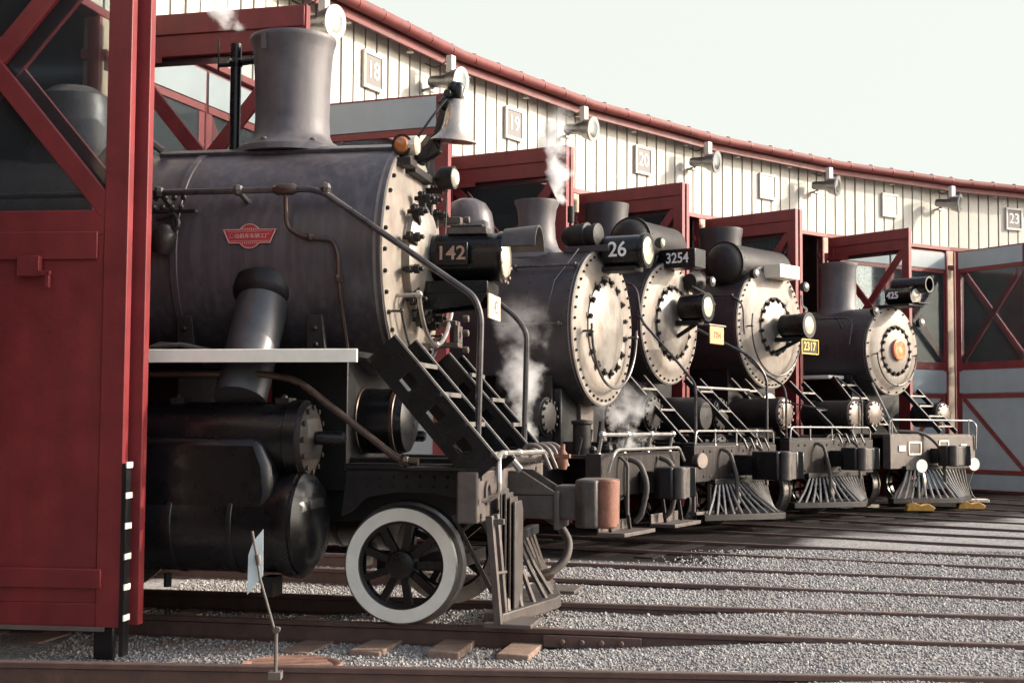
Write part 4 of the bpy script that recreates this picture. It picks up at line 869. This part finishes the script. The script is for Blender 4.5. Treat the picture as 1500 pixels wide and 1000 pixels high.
# ================================================== engines 3254 and 2317 (feedwater heater across the smokebox top)
def mainline(k, r0, label, R, zc, num, st, drum, hlp, beam_x, deck_z, pil, front_kw, plate, style):
    E = engine(k, r0, label); boiler(E, R, zc, 7, 'jacket2', (1.5, 3.2)); 
    f, d = front(E, R, zc, **front_kw)
    stack(E, *st)
    (dx, dz, drr, dy) = drum
    dm = MB().lathe([(-dy - .20, 0), (-dy - .19, drr * .45), (-dy - .13, drr * .78), (-dy - .03, drr * .97), (-dy, drr), (-dy, drr + .03), (-dy + .05, drr + .03), (-dy + .05, drr), (dy, drr), (dy + .1, drr * .8), (dy + .15, 0)], (dx, 0, dz), (0, 1, 0), 40).build('feedwater_heater', 'dusty', E)
    g = MB()
    for i in range(22):
        t = 2 * math.pi * i / 22; g.lathe([(-.02, .018), (.07, .018)], (dx + (drr + .012) * math.cos(t), -dy + .025, dz + (drr + .012) * math.sin(t)), (0, 1, 0), 6)
    g.build('heater_bolts', 'black', dm)
    g = MB(); g.prism([(-.35, 0), (.35, 0), (.2, -.4), (-.2, -.4)], (dx, -dy * .6, dz - drr * .7), (1, 0, 0), (0, 0, 1), .06); g.prism([(-.35, 0), (.35, 0), (.2, -.4), (-.2, -.4)], (dx, dy * .6, dz - drr * .7), (1, 0, 0), (0, 0, 1), .06); g.split('heater_bracket', 'black', E)
    hx0, hx1, hz, hr = hlp
    hl = MB().lathe([(0, hr * .8), (.03, hr * .97), (hx1 - hx0 - .10, hr), (hx1 - hx0 - .09, hr * 1.08), (hx1 - hx0, hr * 1.08), (hx1 - hx0, hr * .9)], (hx0, 0, hz), (1, 0, 0), 36).build('headlight', 'satin', E)
    MB().lathe([(hx1 - hx0 - .02, hr * .9), (hx1 - hx0 + .015, hr * .6), (hx1 - hx0 + .03, 0)], (hx0, 0, hz), (1, 0, 0), 28).build('lens', 'lens', hl)
    MB().box(.1, hx1 - .12, -.10, .10, hz - hr - .06, hz - hr + .01).bar((.08, 0, hz - hr - .25), (hx1 - .2, 0, hz - hr - .04), .06, .05).build('headlight_shelf', 'black', E, .006)
    underframe(E, zc, R, .78, (-2.6, -4.5, -6.4))
    for s in (-1, 1):
        wheel(E, .35, s * .78, .42, 'steel' if style == 2317 else 'satin', s, 10, 'lead_wheel'); 
    MB().box(beam_x - .18, beam_x, -1.38, 1.38, .68, deck_z).build('bumper_beam', 'beam_dark', E, .012)
    MB().box(-.3, beam_x - .02, -1.35, 1.35, deck_z + .002, deck_z + .03).build('pilot_deck', 'black', E)
    handrail(E, [(beam_x - .02, -1.32, deck_z + .02), (beam_x - .02, -1.30, deck_z + .20), (beam_x - .02, 1.30, deck_z + .20), (beam_x - .02, 1.32, deck_z + .02)], .015, [((beam_x - .02, y, deck_z + .20), (beam_x - .02, y, deck_z)) for y in (-.7, 0, .7)], 'edge', .08, 'deck_rail')
    slat_pilot(E, *pil)
    g = MB(); g.tube([(beam_x + .02, -.55, deck_z - .05), (beam_x + .14, -.55, deck_z - .1), (beam_x + .22, -.5, .75), (beam_x + .2, -.45, .45)], .03, 8, .1); g.tube([(beam_x + .03, .5, deck_z), (beam_x + .2, .5, deck_z - .1), (beam_x + .25, .45, .6)], .03, 8, .1); g.split('air_hose', 'hose', E)
    g = MB()
    for i in range(4): g.tube([(beam_x - .05, .1 + i * .25, deck_z), (beam_x + .03, .1 + i * .25, deck_z + .12), (beam_x + .1, .12 + i * .25, deck_z - .05)], .016, 6, .05)
    for y in (-1.1, -.9, -.2, .2, .9, 1.1):
        for z in (.76, deck_z - .08): g.ball((beam_x + .004, y, z), .022, 6)
    g.lathe([(0, .09), (.02, .09), (.03, .06), (-.02, .0)], (beam_x, -1.2, .95), (1, 0, 0), 18); g.split('beam_fitting', 'cast', E)
    nb = MB().box(.86 * 0 + plate[0], plate[0] + .02, -plate[1] / 2, plate[1] / 2, plate[2] - plate[3] / 2, plate[2] + plate[3] / 2)
    return E, hl, nb
E3, hl3, nb3 = mainline(19, 26.34, 'black engine 3254 with a white lettered number board and orange plate', .90, 2.97, '3254',
    (-1.09, [(3.75, .42), (3.85, .36), (3.95, .32), (4.6, .33), (4.78, .345), (4.84, .35)], 'jacket2'), (-.34, 4.17, .32, .60), (.20, .64, 3.19, .20), 1.10, 1.18,
    (1.16, .66, .88, 1.14, .20, 1.16, 1.74, 9, 'edge', 'dusty', .02),
    dict(prof=[(.90, -.05), (.903, 0), (.89, .012), (.80, .014), (.74, .05), (.66, .06), (.56, .055), (.54, .03), (.3, .03)], ring_r=.85, nb=40, nd=18, door_r=.50, dish=[(.50, .03), (.50, .07), (.46, .09), (.30, .13), (.12, .15), (0, .15)]), (.76, .46, 2.77, .26), 3254)
o = nb3.build('number_plate', 'plate_orange', E3, .02)
g = MB(); g.box(.70, .80, -.30, .26, 2.905, 2.925); g.build('plate_bracket', 'edge', E3)
text('number', '3254', .13, 'rust', o, (.782, 0, 2.77), 'front', .002, .001, .95)
nbx = MB().box(-.06, .52, -.20, .16, 3.77, 4.05).build('number_board', 'satin', E3, .01)
text('number', '3254', .215, 'letter', nbx, (.23, -.203, 3.91), 'side', .003, .003, .88)
for x, y, z in ((-.18, -.34, 4.0), (.42, .52, 3.62)): sphere_lamp(E3, x, y, z, .075, 'dusty', 'alum', (1, -.1, 0), 'marker_lamp', 1.6)
g = MB(); g.lathe([(-.16, .0), (-.15, .12), (0, .16), (.10, .16), (.13, .10), (.13, 0)], (.15, .50, 3.62), (0, 1, 0), 20); g.build('turbo_generator', 'dusty', E3)
MB().tube([(.2, .35, 3.55), (.45, .45, 3.4), (.55, .42, 3.25)], .014, 6, .08).build('headlight_conduit', 'alum', E3)
handrail(E3, [(-.55, -.80, 3.60), (-.05, -.92, 3.45), (.02, -.92, 2.95), (.55, -1.0, 2.45), (.98, -1.15, 2.05), (1.03, -1.2, 1.95), (1.03, -1.2, 1.2)], .020, [((.0, -.92, 3.0), (-.02, -.80, 3.0))], 'pipe', .15)
handrail(E3, [(-.02, .92, 2.95), (.85, 1.05, 2.5), (1.03, 1.2, 2.2), (1.03, 1.2, 1.2)], .020, (), 'pipe', .15)
handrail(E3, [(1.03, -1.2, 1.98), (1.03, .55, 1.98)], .020, (), 'edge', .1, 'cross_rail')
ladder(E3, (-.10, -1.12, 2.15), (.83, -1.12, 1.20), .46, 3); ladder(E3, (-.02, .55, 2.15), (.95, .55, 1.20), .46, 3)
for s in (-1, 1):
    cyl_x(E3, 'valve_chest', -.6, .30, s * 1.10, 1.62, .25, 'black', 'dusty'); cyl_x(E3, 'cylinder', -.7, .25, s * 1.2, .95, .36, 'black', 'dusty')
MB().lathe([(-.5, 0), (-.45, .2), (-.3, .27), (.3, .27), (.4, .2), (.42, 0)], (.2, .0, 1.6), (1, 0, 0), 30).build('air_reservoir', 'dusty', E3)
coupler(E3, 1.12, 2.0, .90, 'satin', 'cast', .40, .40)
g = MB(); g.lathe([(-.1, 0), (-.09, .09), (.02, .11), (.03, .1)], (1.22, -1.42, .98), (1, -.3, 0), 18); g.build('beam_lamp', 'cap_lit', E3)
g = MB(); g.box(1.0, 1.12, -1.36, -.80, .24, .28); g.bar((1.06, -1.33, .28), (1.06, -1.33, .7), .03, .05); g.bar((1.06, -.84, .28), (1.06, -.84, .7), .03, .05); g.split('step_board', 'beam', E3, .005)

E4, hl4, nb4 = mainline(20, 26.51, 'black engine 2317 with a yellow and black number plate below its headlight', 1.04, 3.13, '2317',
    (-.98, [(3.9, .46), (4.05, .40), (4.15, .35), (4.7, .36), (4.82, .385), (4.88, .385)], 'jacket2'), (-.40, 4.15, .36, .80), (.24, .76, 3.13, .20), 1.18, 1.24,
    (1.24, .66, .90, 1.15, .22, 1.18, 1.66, 9, 'edge', 'dusty', .02),
    dict(prof=[(1.04, -.05), (1.043, 0), (1.03, .012), (.93, .014), (.88, .045), (.72, .075), (.50, .10), (.48, .08), (.3, .08)], ring_r=.985, nb=56, nd=16, door_r=.44, dogs=.08, dish=[(.44, .08), (.44, .11), (.40, .125), (.25, .16), (.1, .17), (0, .17)]), (.74, .56, 2.77, .25), 2317)
o = nb4.build('number_plate', 'satin', E4, .004)
g = MB()
for (y0, y1, z0, z1) in ((-.28, .28, 2.875, 2.895), (-.28, .28, 2.645, 2.665), (-.28, -.26, 2.645, 2.895), (.26, .28, 2.645, 2.895)): g.box(.755, .775, y0, y1, z0, z1)
g.build('border', 'plate_yellow', o, .003)
text('number', '2317', .20, 'plate_yellow', o, (.762, 0, 2.77), 'front', .003, .003, .98)
o = MB().box(.02, .34, -.22, .42, 3.94, 4.17).build('number_board', 'plate_cream', E4, .01)
text('number', '2317', .17, 'sign_grey', o, (.343, .10, 4.055), 'front', .002, .0, .95)
for x, y, z in ((.08, -.62, 3.98), (.20, .80, 3.86)): sphere_lamp(E4, x, y, z, .085, 'dusty', 'alum', (1, -.1, 0), 'marker_lamp', 1.6)
MB().tube([(.25, .62, 3.7), (.34, .5, 3.5), (.6, .2, 3.42), (.62, .1, 3.32)], .018, 6, .08).build('headlight_conduit', 'alum', E4)
MB().tube([(-.2, -.55, 4.05), (-.15, -.60, 3.75), (-.28, -.72, 3.70)], .035, 8, .05).build('drain_pipe', 'dusty', E4)
arc_rail(E4, .80, zc=3.10, x=.15, a0=75, a1=285, posts=(90, 270), rr=.014, m='pipe', base=.04)
handrail(E4, [(-.8, -1.0, 3.62), (-.1, -1.02, 3.60), (.10, -1.0, 3.45), (.12, -.98, 2.95)], .018, [((-.1, -1.02, 3.60), (-.12, -.92, 3.55))], 'pipe', .12)
handrail(E4, [(.05, -1.1, 2.75), (.6, -1.2, 2.30), (1.0, -1.25, 2.1), (1.05, -1.25, 1.95), (1.05, -1.25, 1.25)], .018, (), 'pipe', .12); handrail(E4, [(.6, 1.2, 2.3), (1.05, 1.25, 1.95), (1.05, 1.25, 1.25)], .018, (), 'pipe', .12)
ladder(E4, (-.05, -1.15, 2.2), (.95, -1.15, 1.27), .42, 3); ladder(E4, (.0, .62, 2.2), (1.0, .62, 1.27), .46, 3)
handrail(E4, [(.3, -1.2, 1.95), (1.7, -1.2, 1.72)], .012, (), 'pipe', name='side_rod')
for s in (-1, 1):
    cyl_x(E4, 'valve_chest', .05, .95, s * 1.15, 1.66, .24, 'dusty', 'cap_lit'); cyl_x(E4, 'cylinder', -.5, .5, s * 1.22, .95, .36, 'black', 'dusty')
MB().lathe([(-.25, .28), (.16, .28), (.17, .26), (.2, 0)], (.05, -.35, 1.72), (1, 0, 0), 28).build('air_pump', 'cap_lit', E4)
coupler(E4, 1.2, 1.88, .94, 'black', 'cast', .36, .36)

# ================================================== engine 425
E5 = engine(21, 26.26, 'black engine 425 farthest right with a red orange emblem disc on its front')
R, zc = .815, 2.86
boiler(E5, R, zc, 7, 'jacket2', (1.5, 3.2), True)
front(E5, R, zc, [(R, -.05), (R + .003, 0), (.81, .012), (.74, .014), (.70, .03), (.54, .085), (.47, .085), (.45, .06), (.3, .06)], .775, 20, 18, door_r=.42, dogs=.07, dish=[(.42, .06), (.42, .09), (.38, .105), (.25, .125), (.14, .135), (0, .135)], dm='graphite')
MB().lathe([(.12, .19), (.15, .19), (.16, .20), (.18, .20), (.19, .185), (.19, 0)], (0, 0, zc + .02), (1, 0, 0), 32).build('emblem_disc', 'emblem', E5)
g = MB().lathe([(.191, .165), (.196, .165), (.196, .155), (.191, .155)], (0, 0, zc + .02), (1, 0, 0), 28); g.lathe([(.191, .07), (.197, .06), (.197, 0)], (0, 0, zc - .0), (1, 0, 0), 20)
g.build('emblem_ring', 'plate_orange', E5)
arc_rail(E5, .62, zc - .02, .12, 92, 268, (95, 180, 265), .013, 'pipe', base=.05)
stack(E5, -1.18, [(3.55, .42), (3.66, .37), (3.74, .33), (4.48, .335), (4.52, .36), (4.58, .36)], 'stack')
hl = MB().lathe([(0, .13), (.02, .16), (.5, .16), (.52, .175), (.58, .175), (.58, .15)], (-.05, 0, 3.87), (1, 0, 0), 28).build('headlight', 'satin', E5)
MB().lathe([(.56, .15), (.60, .1), (.61, 0)], (-.05, 0, 3.86), (1, 0, 0), 24).build('lens', 'lens', hl)
MB().lathe([(0, .0), (0, .15), (.72, .15), (.72, .12), (.5, .11), (.5, 0)], (.0, .12, 4.06), (1, .05, 0), 24).build('hood', 'satin', hl)
text('number', '425', .17, 'letter', hl, (.14, -.168, 3.87), 'side', .003, .004, 1.0)
MB().box(-.2, .55, -.25, .25, 3.66, 3.70).box(.3, .62, -.05, .3, 3.71, 3.735).build('headlight_shelf', 'dusty', E5, .006)
for x, y, z in ((.06, -.62, 3.56), (.10, .78, 3.42)): sphere_lamp(E5, x, y, z, .085, 'satin', 'alum', (1, -.1, 0), 'marker_lamp', 1.6)
MB().bar((0, .6, 3.3), (.08, .78, 3.4), .04, .04).bar((0, -.5, 3.5), (.05, -.62, 3.5), .04, .04).split('lamp_bracket', 'dusty', E5)
handrail(E5, [(-1.6, -.70, 3.48), (-.45, -.72, 3.46), (-.32, -.76, 3.36), (-.32, -.86, 2.95)], .016, [((-.7, -.72, 3.46), (-.6, -.70, 3.3))], 'pipe', .1)
underframe(E5, zc, R, .8, (-2.2, -4.1, -6))
for s in (-1, 1): wheel(E5, -.25, s * .78, .42, 'satin', s, 10, 'lead_wheel')
for s in (-1, 1):
    cyl_x(E5, 'valve_chest', -.2, .36, s * 1.1, 1.68, .23, 'dusty', 'cap_lit'); cyl_x(E5, 'cylinder', -.9, .2, s * 1.15, .95, .34, 'black', 'dusty')
ladder(E5, (-.45, -1.2, 2.35), (.45, -1.2, 1.36), .5, 4, em='edge'); ladder(E5, (-.1, .45, 2.15), (.72, .45, 1.36), .52, 4)
MB().box(-3, -.5, -1.25, -.78, 2.33, 2.39).build('running_board', 'white', E5, .004)
handrail(E5, [(.0, -.62, 2.25), (.62, -.80, 1.36)], .022, (), 'edge', name='stair_rail')
MB().box(.72, .88, -1.36, 1.36, .72, 1.30).build('bumper_beam', 'beam', E5, .012)
MB().box(-.3, .86, -1.33, 1.33, 1.302, 1.33).build('pilot_deck', 'beam', E5)
handrail(E5, [(.84, -1.32, 1.0), (.84, -1.32, 1.58), (.84, 1.32, 1.58), (.92, 1.34, 1.5), (.90, 1.34, 1.05)], .017, [((.84, y, 1.58), (.84, y, 1.3)) for y in (-1.25, 1.2)], 'edge', .1, 'deck_rail')
slat_pilot(E5, .92, .72, .95, .84, .17, 1.22, 1.36, 9, 'edge', 'dusty', .022)
MB().prism([(-1.25, .2), (-.62, .74), (-.62, .2)], (.80, 0, 0), (0, 1, 0), (0, 0, 1), .02).build('pilot_cheek', 'cast', E5)
coupler(E5, .9, 1.46, .95, 'black', 'cast', .36, .36)
g = MB(); g.tube([(.6, -.7, 1.38), (.9, -.35, 1.36), (1.08, -.1, 1.1), (1.12, -.05, .7), (1.1, 0, .45)], .03, 10, .2); g.build('air_hose', 'hose', E5)
g = MB()
for (y, z) in ((-1.02, 1.08), (.95, 1.10)): g.box(.882, .90, y - .1, y + .1, z - .05, z + .05)
for (y, z, w, h) in ((-.62, 1.08, .20, .12), (.3, 1.12, .16, .1)):
    g.box(.882, .895, y - w, y + w, z + h - .03, z + h); g.box(.882, .895, y - w, y + w, z - h, z - h + .03); g.box(.882, .895, y - w, y - w + .03, z - h, z + h); g.box(.882, .895, y + w - .03, y + w, z - h, z + h)
g.build('beam_plate', 'plate_cream', E5, .003)

# ------------------------------------------------------------------ ground objects
def gpt(x, y, dz=0): return Vector((x, y, float(gz(x, y)) + dz))
t = empty('rail_flag', (-1.36, 8.33, 0), 0, 'bent rod with a pale blue flag plate clamped to the foreground rail', 'flag', 'wheel chock flags on the rails')
g = MB(); g.box(-.036, .036, -.045, .045, -.03, .012); g.tube([(0, 0, .0), (0, 0, .235)], .011, 8); g.lathe([(-.012, .02), (.012, .02)], (.0, 0, .25), (0, 1, 0), 14); g.lathe([(-.02, .012), (.02, .012)], (.012, 0, .255), (0, 1, 0), 10); g.tube([(-.01, 0, .25), (-.10, 0, .55), (-.125, 0, .70), (-.15, 0, .82)], .0075, 8)
g.lathe([(-.03, .014), (.02, .02), (.03, .014)], (-.112, 0, .655), (-.12, 0, 1), 10); g.build('rod', 'iron_grey', t)
g = MB().prism([(-.175, .45), (-.085, .56), (-.088, .83), (-.145, .76), (-.172, .68)], (0, .012, 0), (1, .0, 0), (0, 0, 1), -.006); g.build('flag_plate', 'flag', t)
def chock(x, y, hgt, lean, lab, a):
    t = empty('chock_flag', (x, y, 0.0), a, lab, 'wheel chock', 'wheel chock flags on the rails')
    MB().prism([(-.24, .0), (.22, 0), (.26, .06), (.14, .13), (.02, .10), (-.10, .15), (-.22, .10)], (0, .09, 0), (1, 0, 0), (0, 0, 1), .18).build('chock', 'yellow', t, .012)
    g = MB(); g.tube([(.0 + lean[0], 0, .08), (lean[1], 0, .26), (lean[2], 0, .44), (lean[3], 0, hgt)], .009, 6); g.build('rod', 'iron_grey', t)
    MB().lathe([(-.008, 0), (-.008, .115), (.008, .115), (.008, 0)], (lean[3] - 0.0, -.0, hgt + .08), (.35, -.95, 0), 28).build('disc', 'disc', t)
chock(7.11, 24.8, .70, (-.12, -.14, -.08, .05), 'yellow chock with a round white disc flag in front of engine 425', 0)
chock(8.22, 25.5, .72, (.18, .04, -.02, .08), 'yellow chock with a round white disc flag on the empty track right of engine 425', 0)
o = MB().lathe([(-.03, .33), (.025, .33), (.035, .315), (.03, .28), (.022, .27), (.022, 0)], (0, 0, 0), (0, 0, 1), 48); 
for y in (-.18, -.06, .06, .18): o.box(-.24, .24, y - .03, y + .03, .022, .034)
o = o.build('ground_lid', 'manhole'); o.location = gpt(-1.40, 9.2, .05); o.rotation_euler = (0, 0, .3); tag(o, 'round rusty lid on the gravel behind the foreground rail', 'lid')
for (x, y, l, w, a, lab) in ((8.9, 28.6, 1.3, .35, -.1, 'pale plank lying on the dark ground right of engine 425'), (6.35, 26.2, .9, .25, .5, 'short yellowish plank lying left of the pilot of engine 425')):
    o = MB().box(-l / 2, l / 2, -w / 2, w / 2, 0, .06).build('plank', 'plate_cream', None, .006); o.location = gpt(x, y, .0); o.rotation_euler = (0, 0, a); tag(o, lab, 'plank')

# ------------------------------------------------------------------ steam
def steam(name, c, size, lean, dens, lab, seed, sc=3.5, fade=1.0):
    mt = bpy.data.materials.new('steam'); mt.use_nodes = True; t = mt.node_tree; N = t.nodes; L = t.links; N.clear()
    out = N.new('ShaderNodeOutputMaterial'); pv = N.new('ShaderNodeVolumePrincipled'); pv.inputs['Color'].default_value = (.95, .95, .96, 1); pv.inputs['Anisotropy'].default_value = .1
    tc = N.new('ShaderNodeTexCoord'); n = N.new('ShaderNodeTexNoise'); n.inputs['Scale'].default_value = sc; n.inputs['Detail'].default_value = 5; n.inputs['Roughness'].default_value = .62
    mp = N.new('ShaderNodeMapping'); mp.inputs['Location'].default_value = (seed, seed * .7, 0); L.new(tc.outputs['Object'], mp.inputs['Vector']); L.new(mp.outputs[0], n.inputs['Vector'])
    # plume: narrow at the bottom, wide and thin at the top (generated z 0..1)
    se = N.new('ShaderNodeSeparateXYZ'); L.new(tc.outputs['Generated'], se.inputs[0])
    def m_(op, a, b=None):
        q = N.new('ShaderNodeMath'); q.operation = op
        for i, x in enumerate((a, b)):
            if x is None: continue
            if isinstance(x, (int, float)): q.inputs[i].default_value = x
            else: L.new(x, q.inputs[i])
        return q.outputs[0]
    dx = m_('SUBTRACT', se.outputs[0], .5); dy = m_('SUBTRACT', se.outputs[1], .5)
    rr = m_('SQRT', m_('ADD', m_('MULTIPLY', dx, dx), m_('MULTIPLY', dy, dy)))
    w = m_('ADD', m_('MULTIPLY', se.outputs[2], .30), .16)
    core = m_('SUBTRACT', 1.0, m_('DIVIDE', rr, w))
    f = m_('ADD', m_('MULTIPLY', core, .9), m_('MULTIPLY', m_('SUBTRACT', n.outputs['Fac'], .53), 5.0))
    f = m_('MINIMUM', m_('MAXIMUM', f, 0), 1.2)
    edge = m_('MINIMUM', m_('MAXIMUM', m_('MULTIPLY', m_('SUBTRACT', .5, rr), 8), 0), 1)
    top = m_('POWER', m_('SUBTRACT', 1.0, se.outputs[2]), fade); top = m_('MULTIPLY', top, m_('MINIMUM', m_('MULTIPLY', se.outputs[2], 14), 1))
    L.new(m_('MULTIPLY', m_('MULTIPLY', m_('MULTIPLY', f, top), edge), dens), pv.inputs['Density']); L.new(pv.outputs[0], out.inputs['Volume'])
    b = MB().lathe([(0, .12), (.1, .25), (.5, .48), (.85, .5), (1.0, .42)], (0, 0, 0), (0, 0, 1), 20)
    b.v = [(v[0] * size[0] + lean[0] * v[2], v[1] * size[1] + lean[1] * v[2], v[2] * size[2]) for v in b.v]
    o = b.build('steam_plume', mt); o.location = c; tag(o, lab, 'steam', 'white steam wisps rising from the engines')
    return o
def loc(Eo, x, y, z): 
    a = Eo.rotation_euler.z; return Vector((Eo.location.x + math.cos(a) * x - math.sin(a) * y, Eo.location.y + math.sin(a) * x + math.cos(a) * y, z))
steam('s', loc(E1, -1.515, 0, 4.55), (.46, .42, .72), (-.18, 0), 22, 'thin steam wisp rising from the pipe behind the tall smokestack', 1.3, 4.5, 1.2)
steam('s', loc(E2, -.36, -.18, 4.16), (.62, .6, 1.35), (-.30, 0), 24, 'white steam plume above engine 26 beside the red door leaf', 4.1, 3.0, 1.2)
steam('s', loc(E2, -.40, -1.40, 1.10), (.80, .6, 2.0), (-.06, 0), 13, 'tall steam plume rising beside the boiler of engine 26', 7.7, 2.8, 1.5)
steam('s', loc(E2, .50, -.35, 1.14), (.80, .65, .85), (-.05, 0), 15, 'low steam puff under the pale front of engine 26', 9.2, 3.2, 1.3)
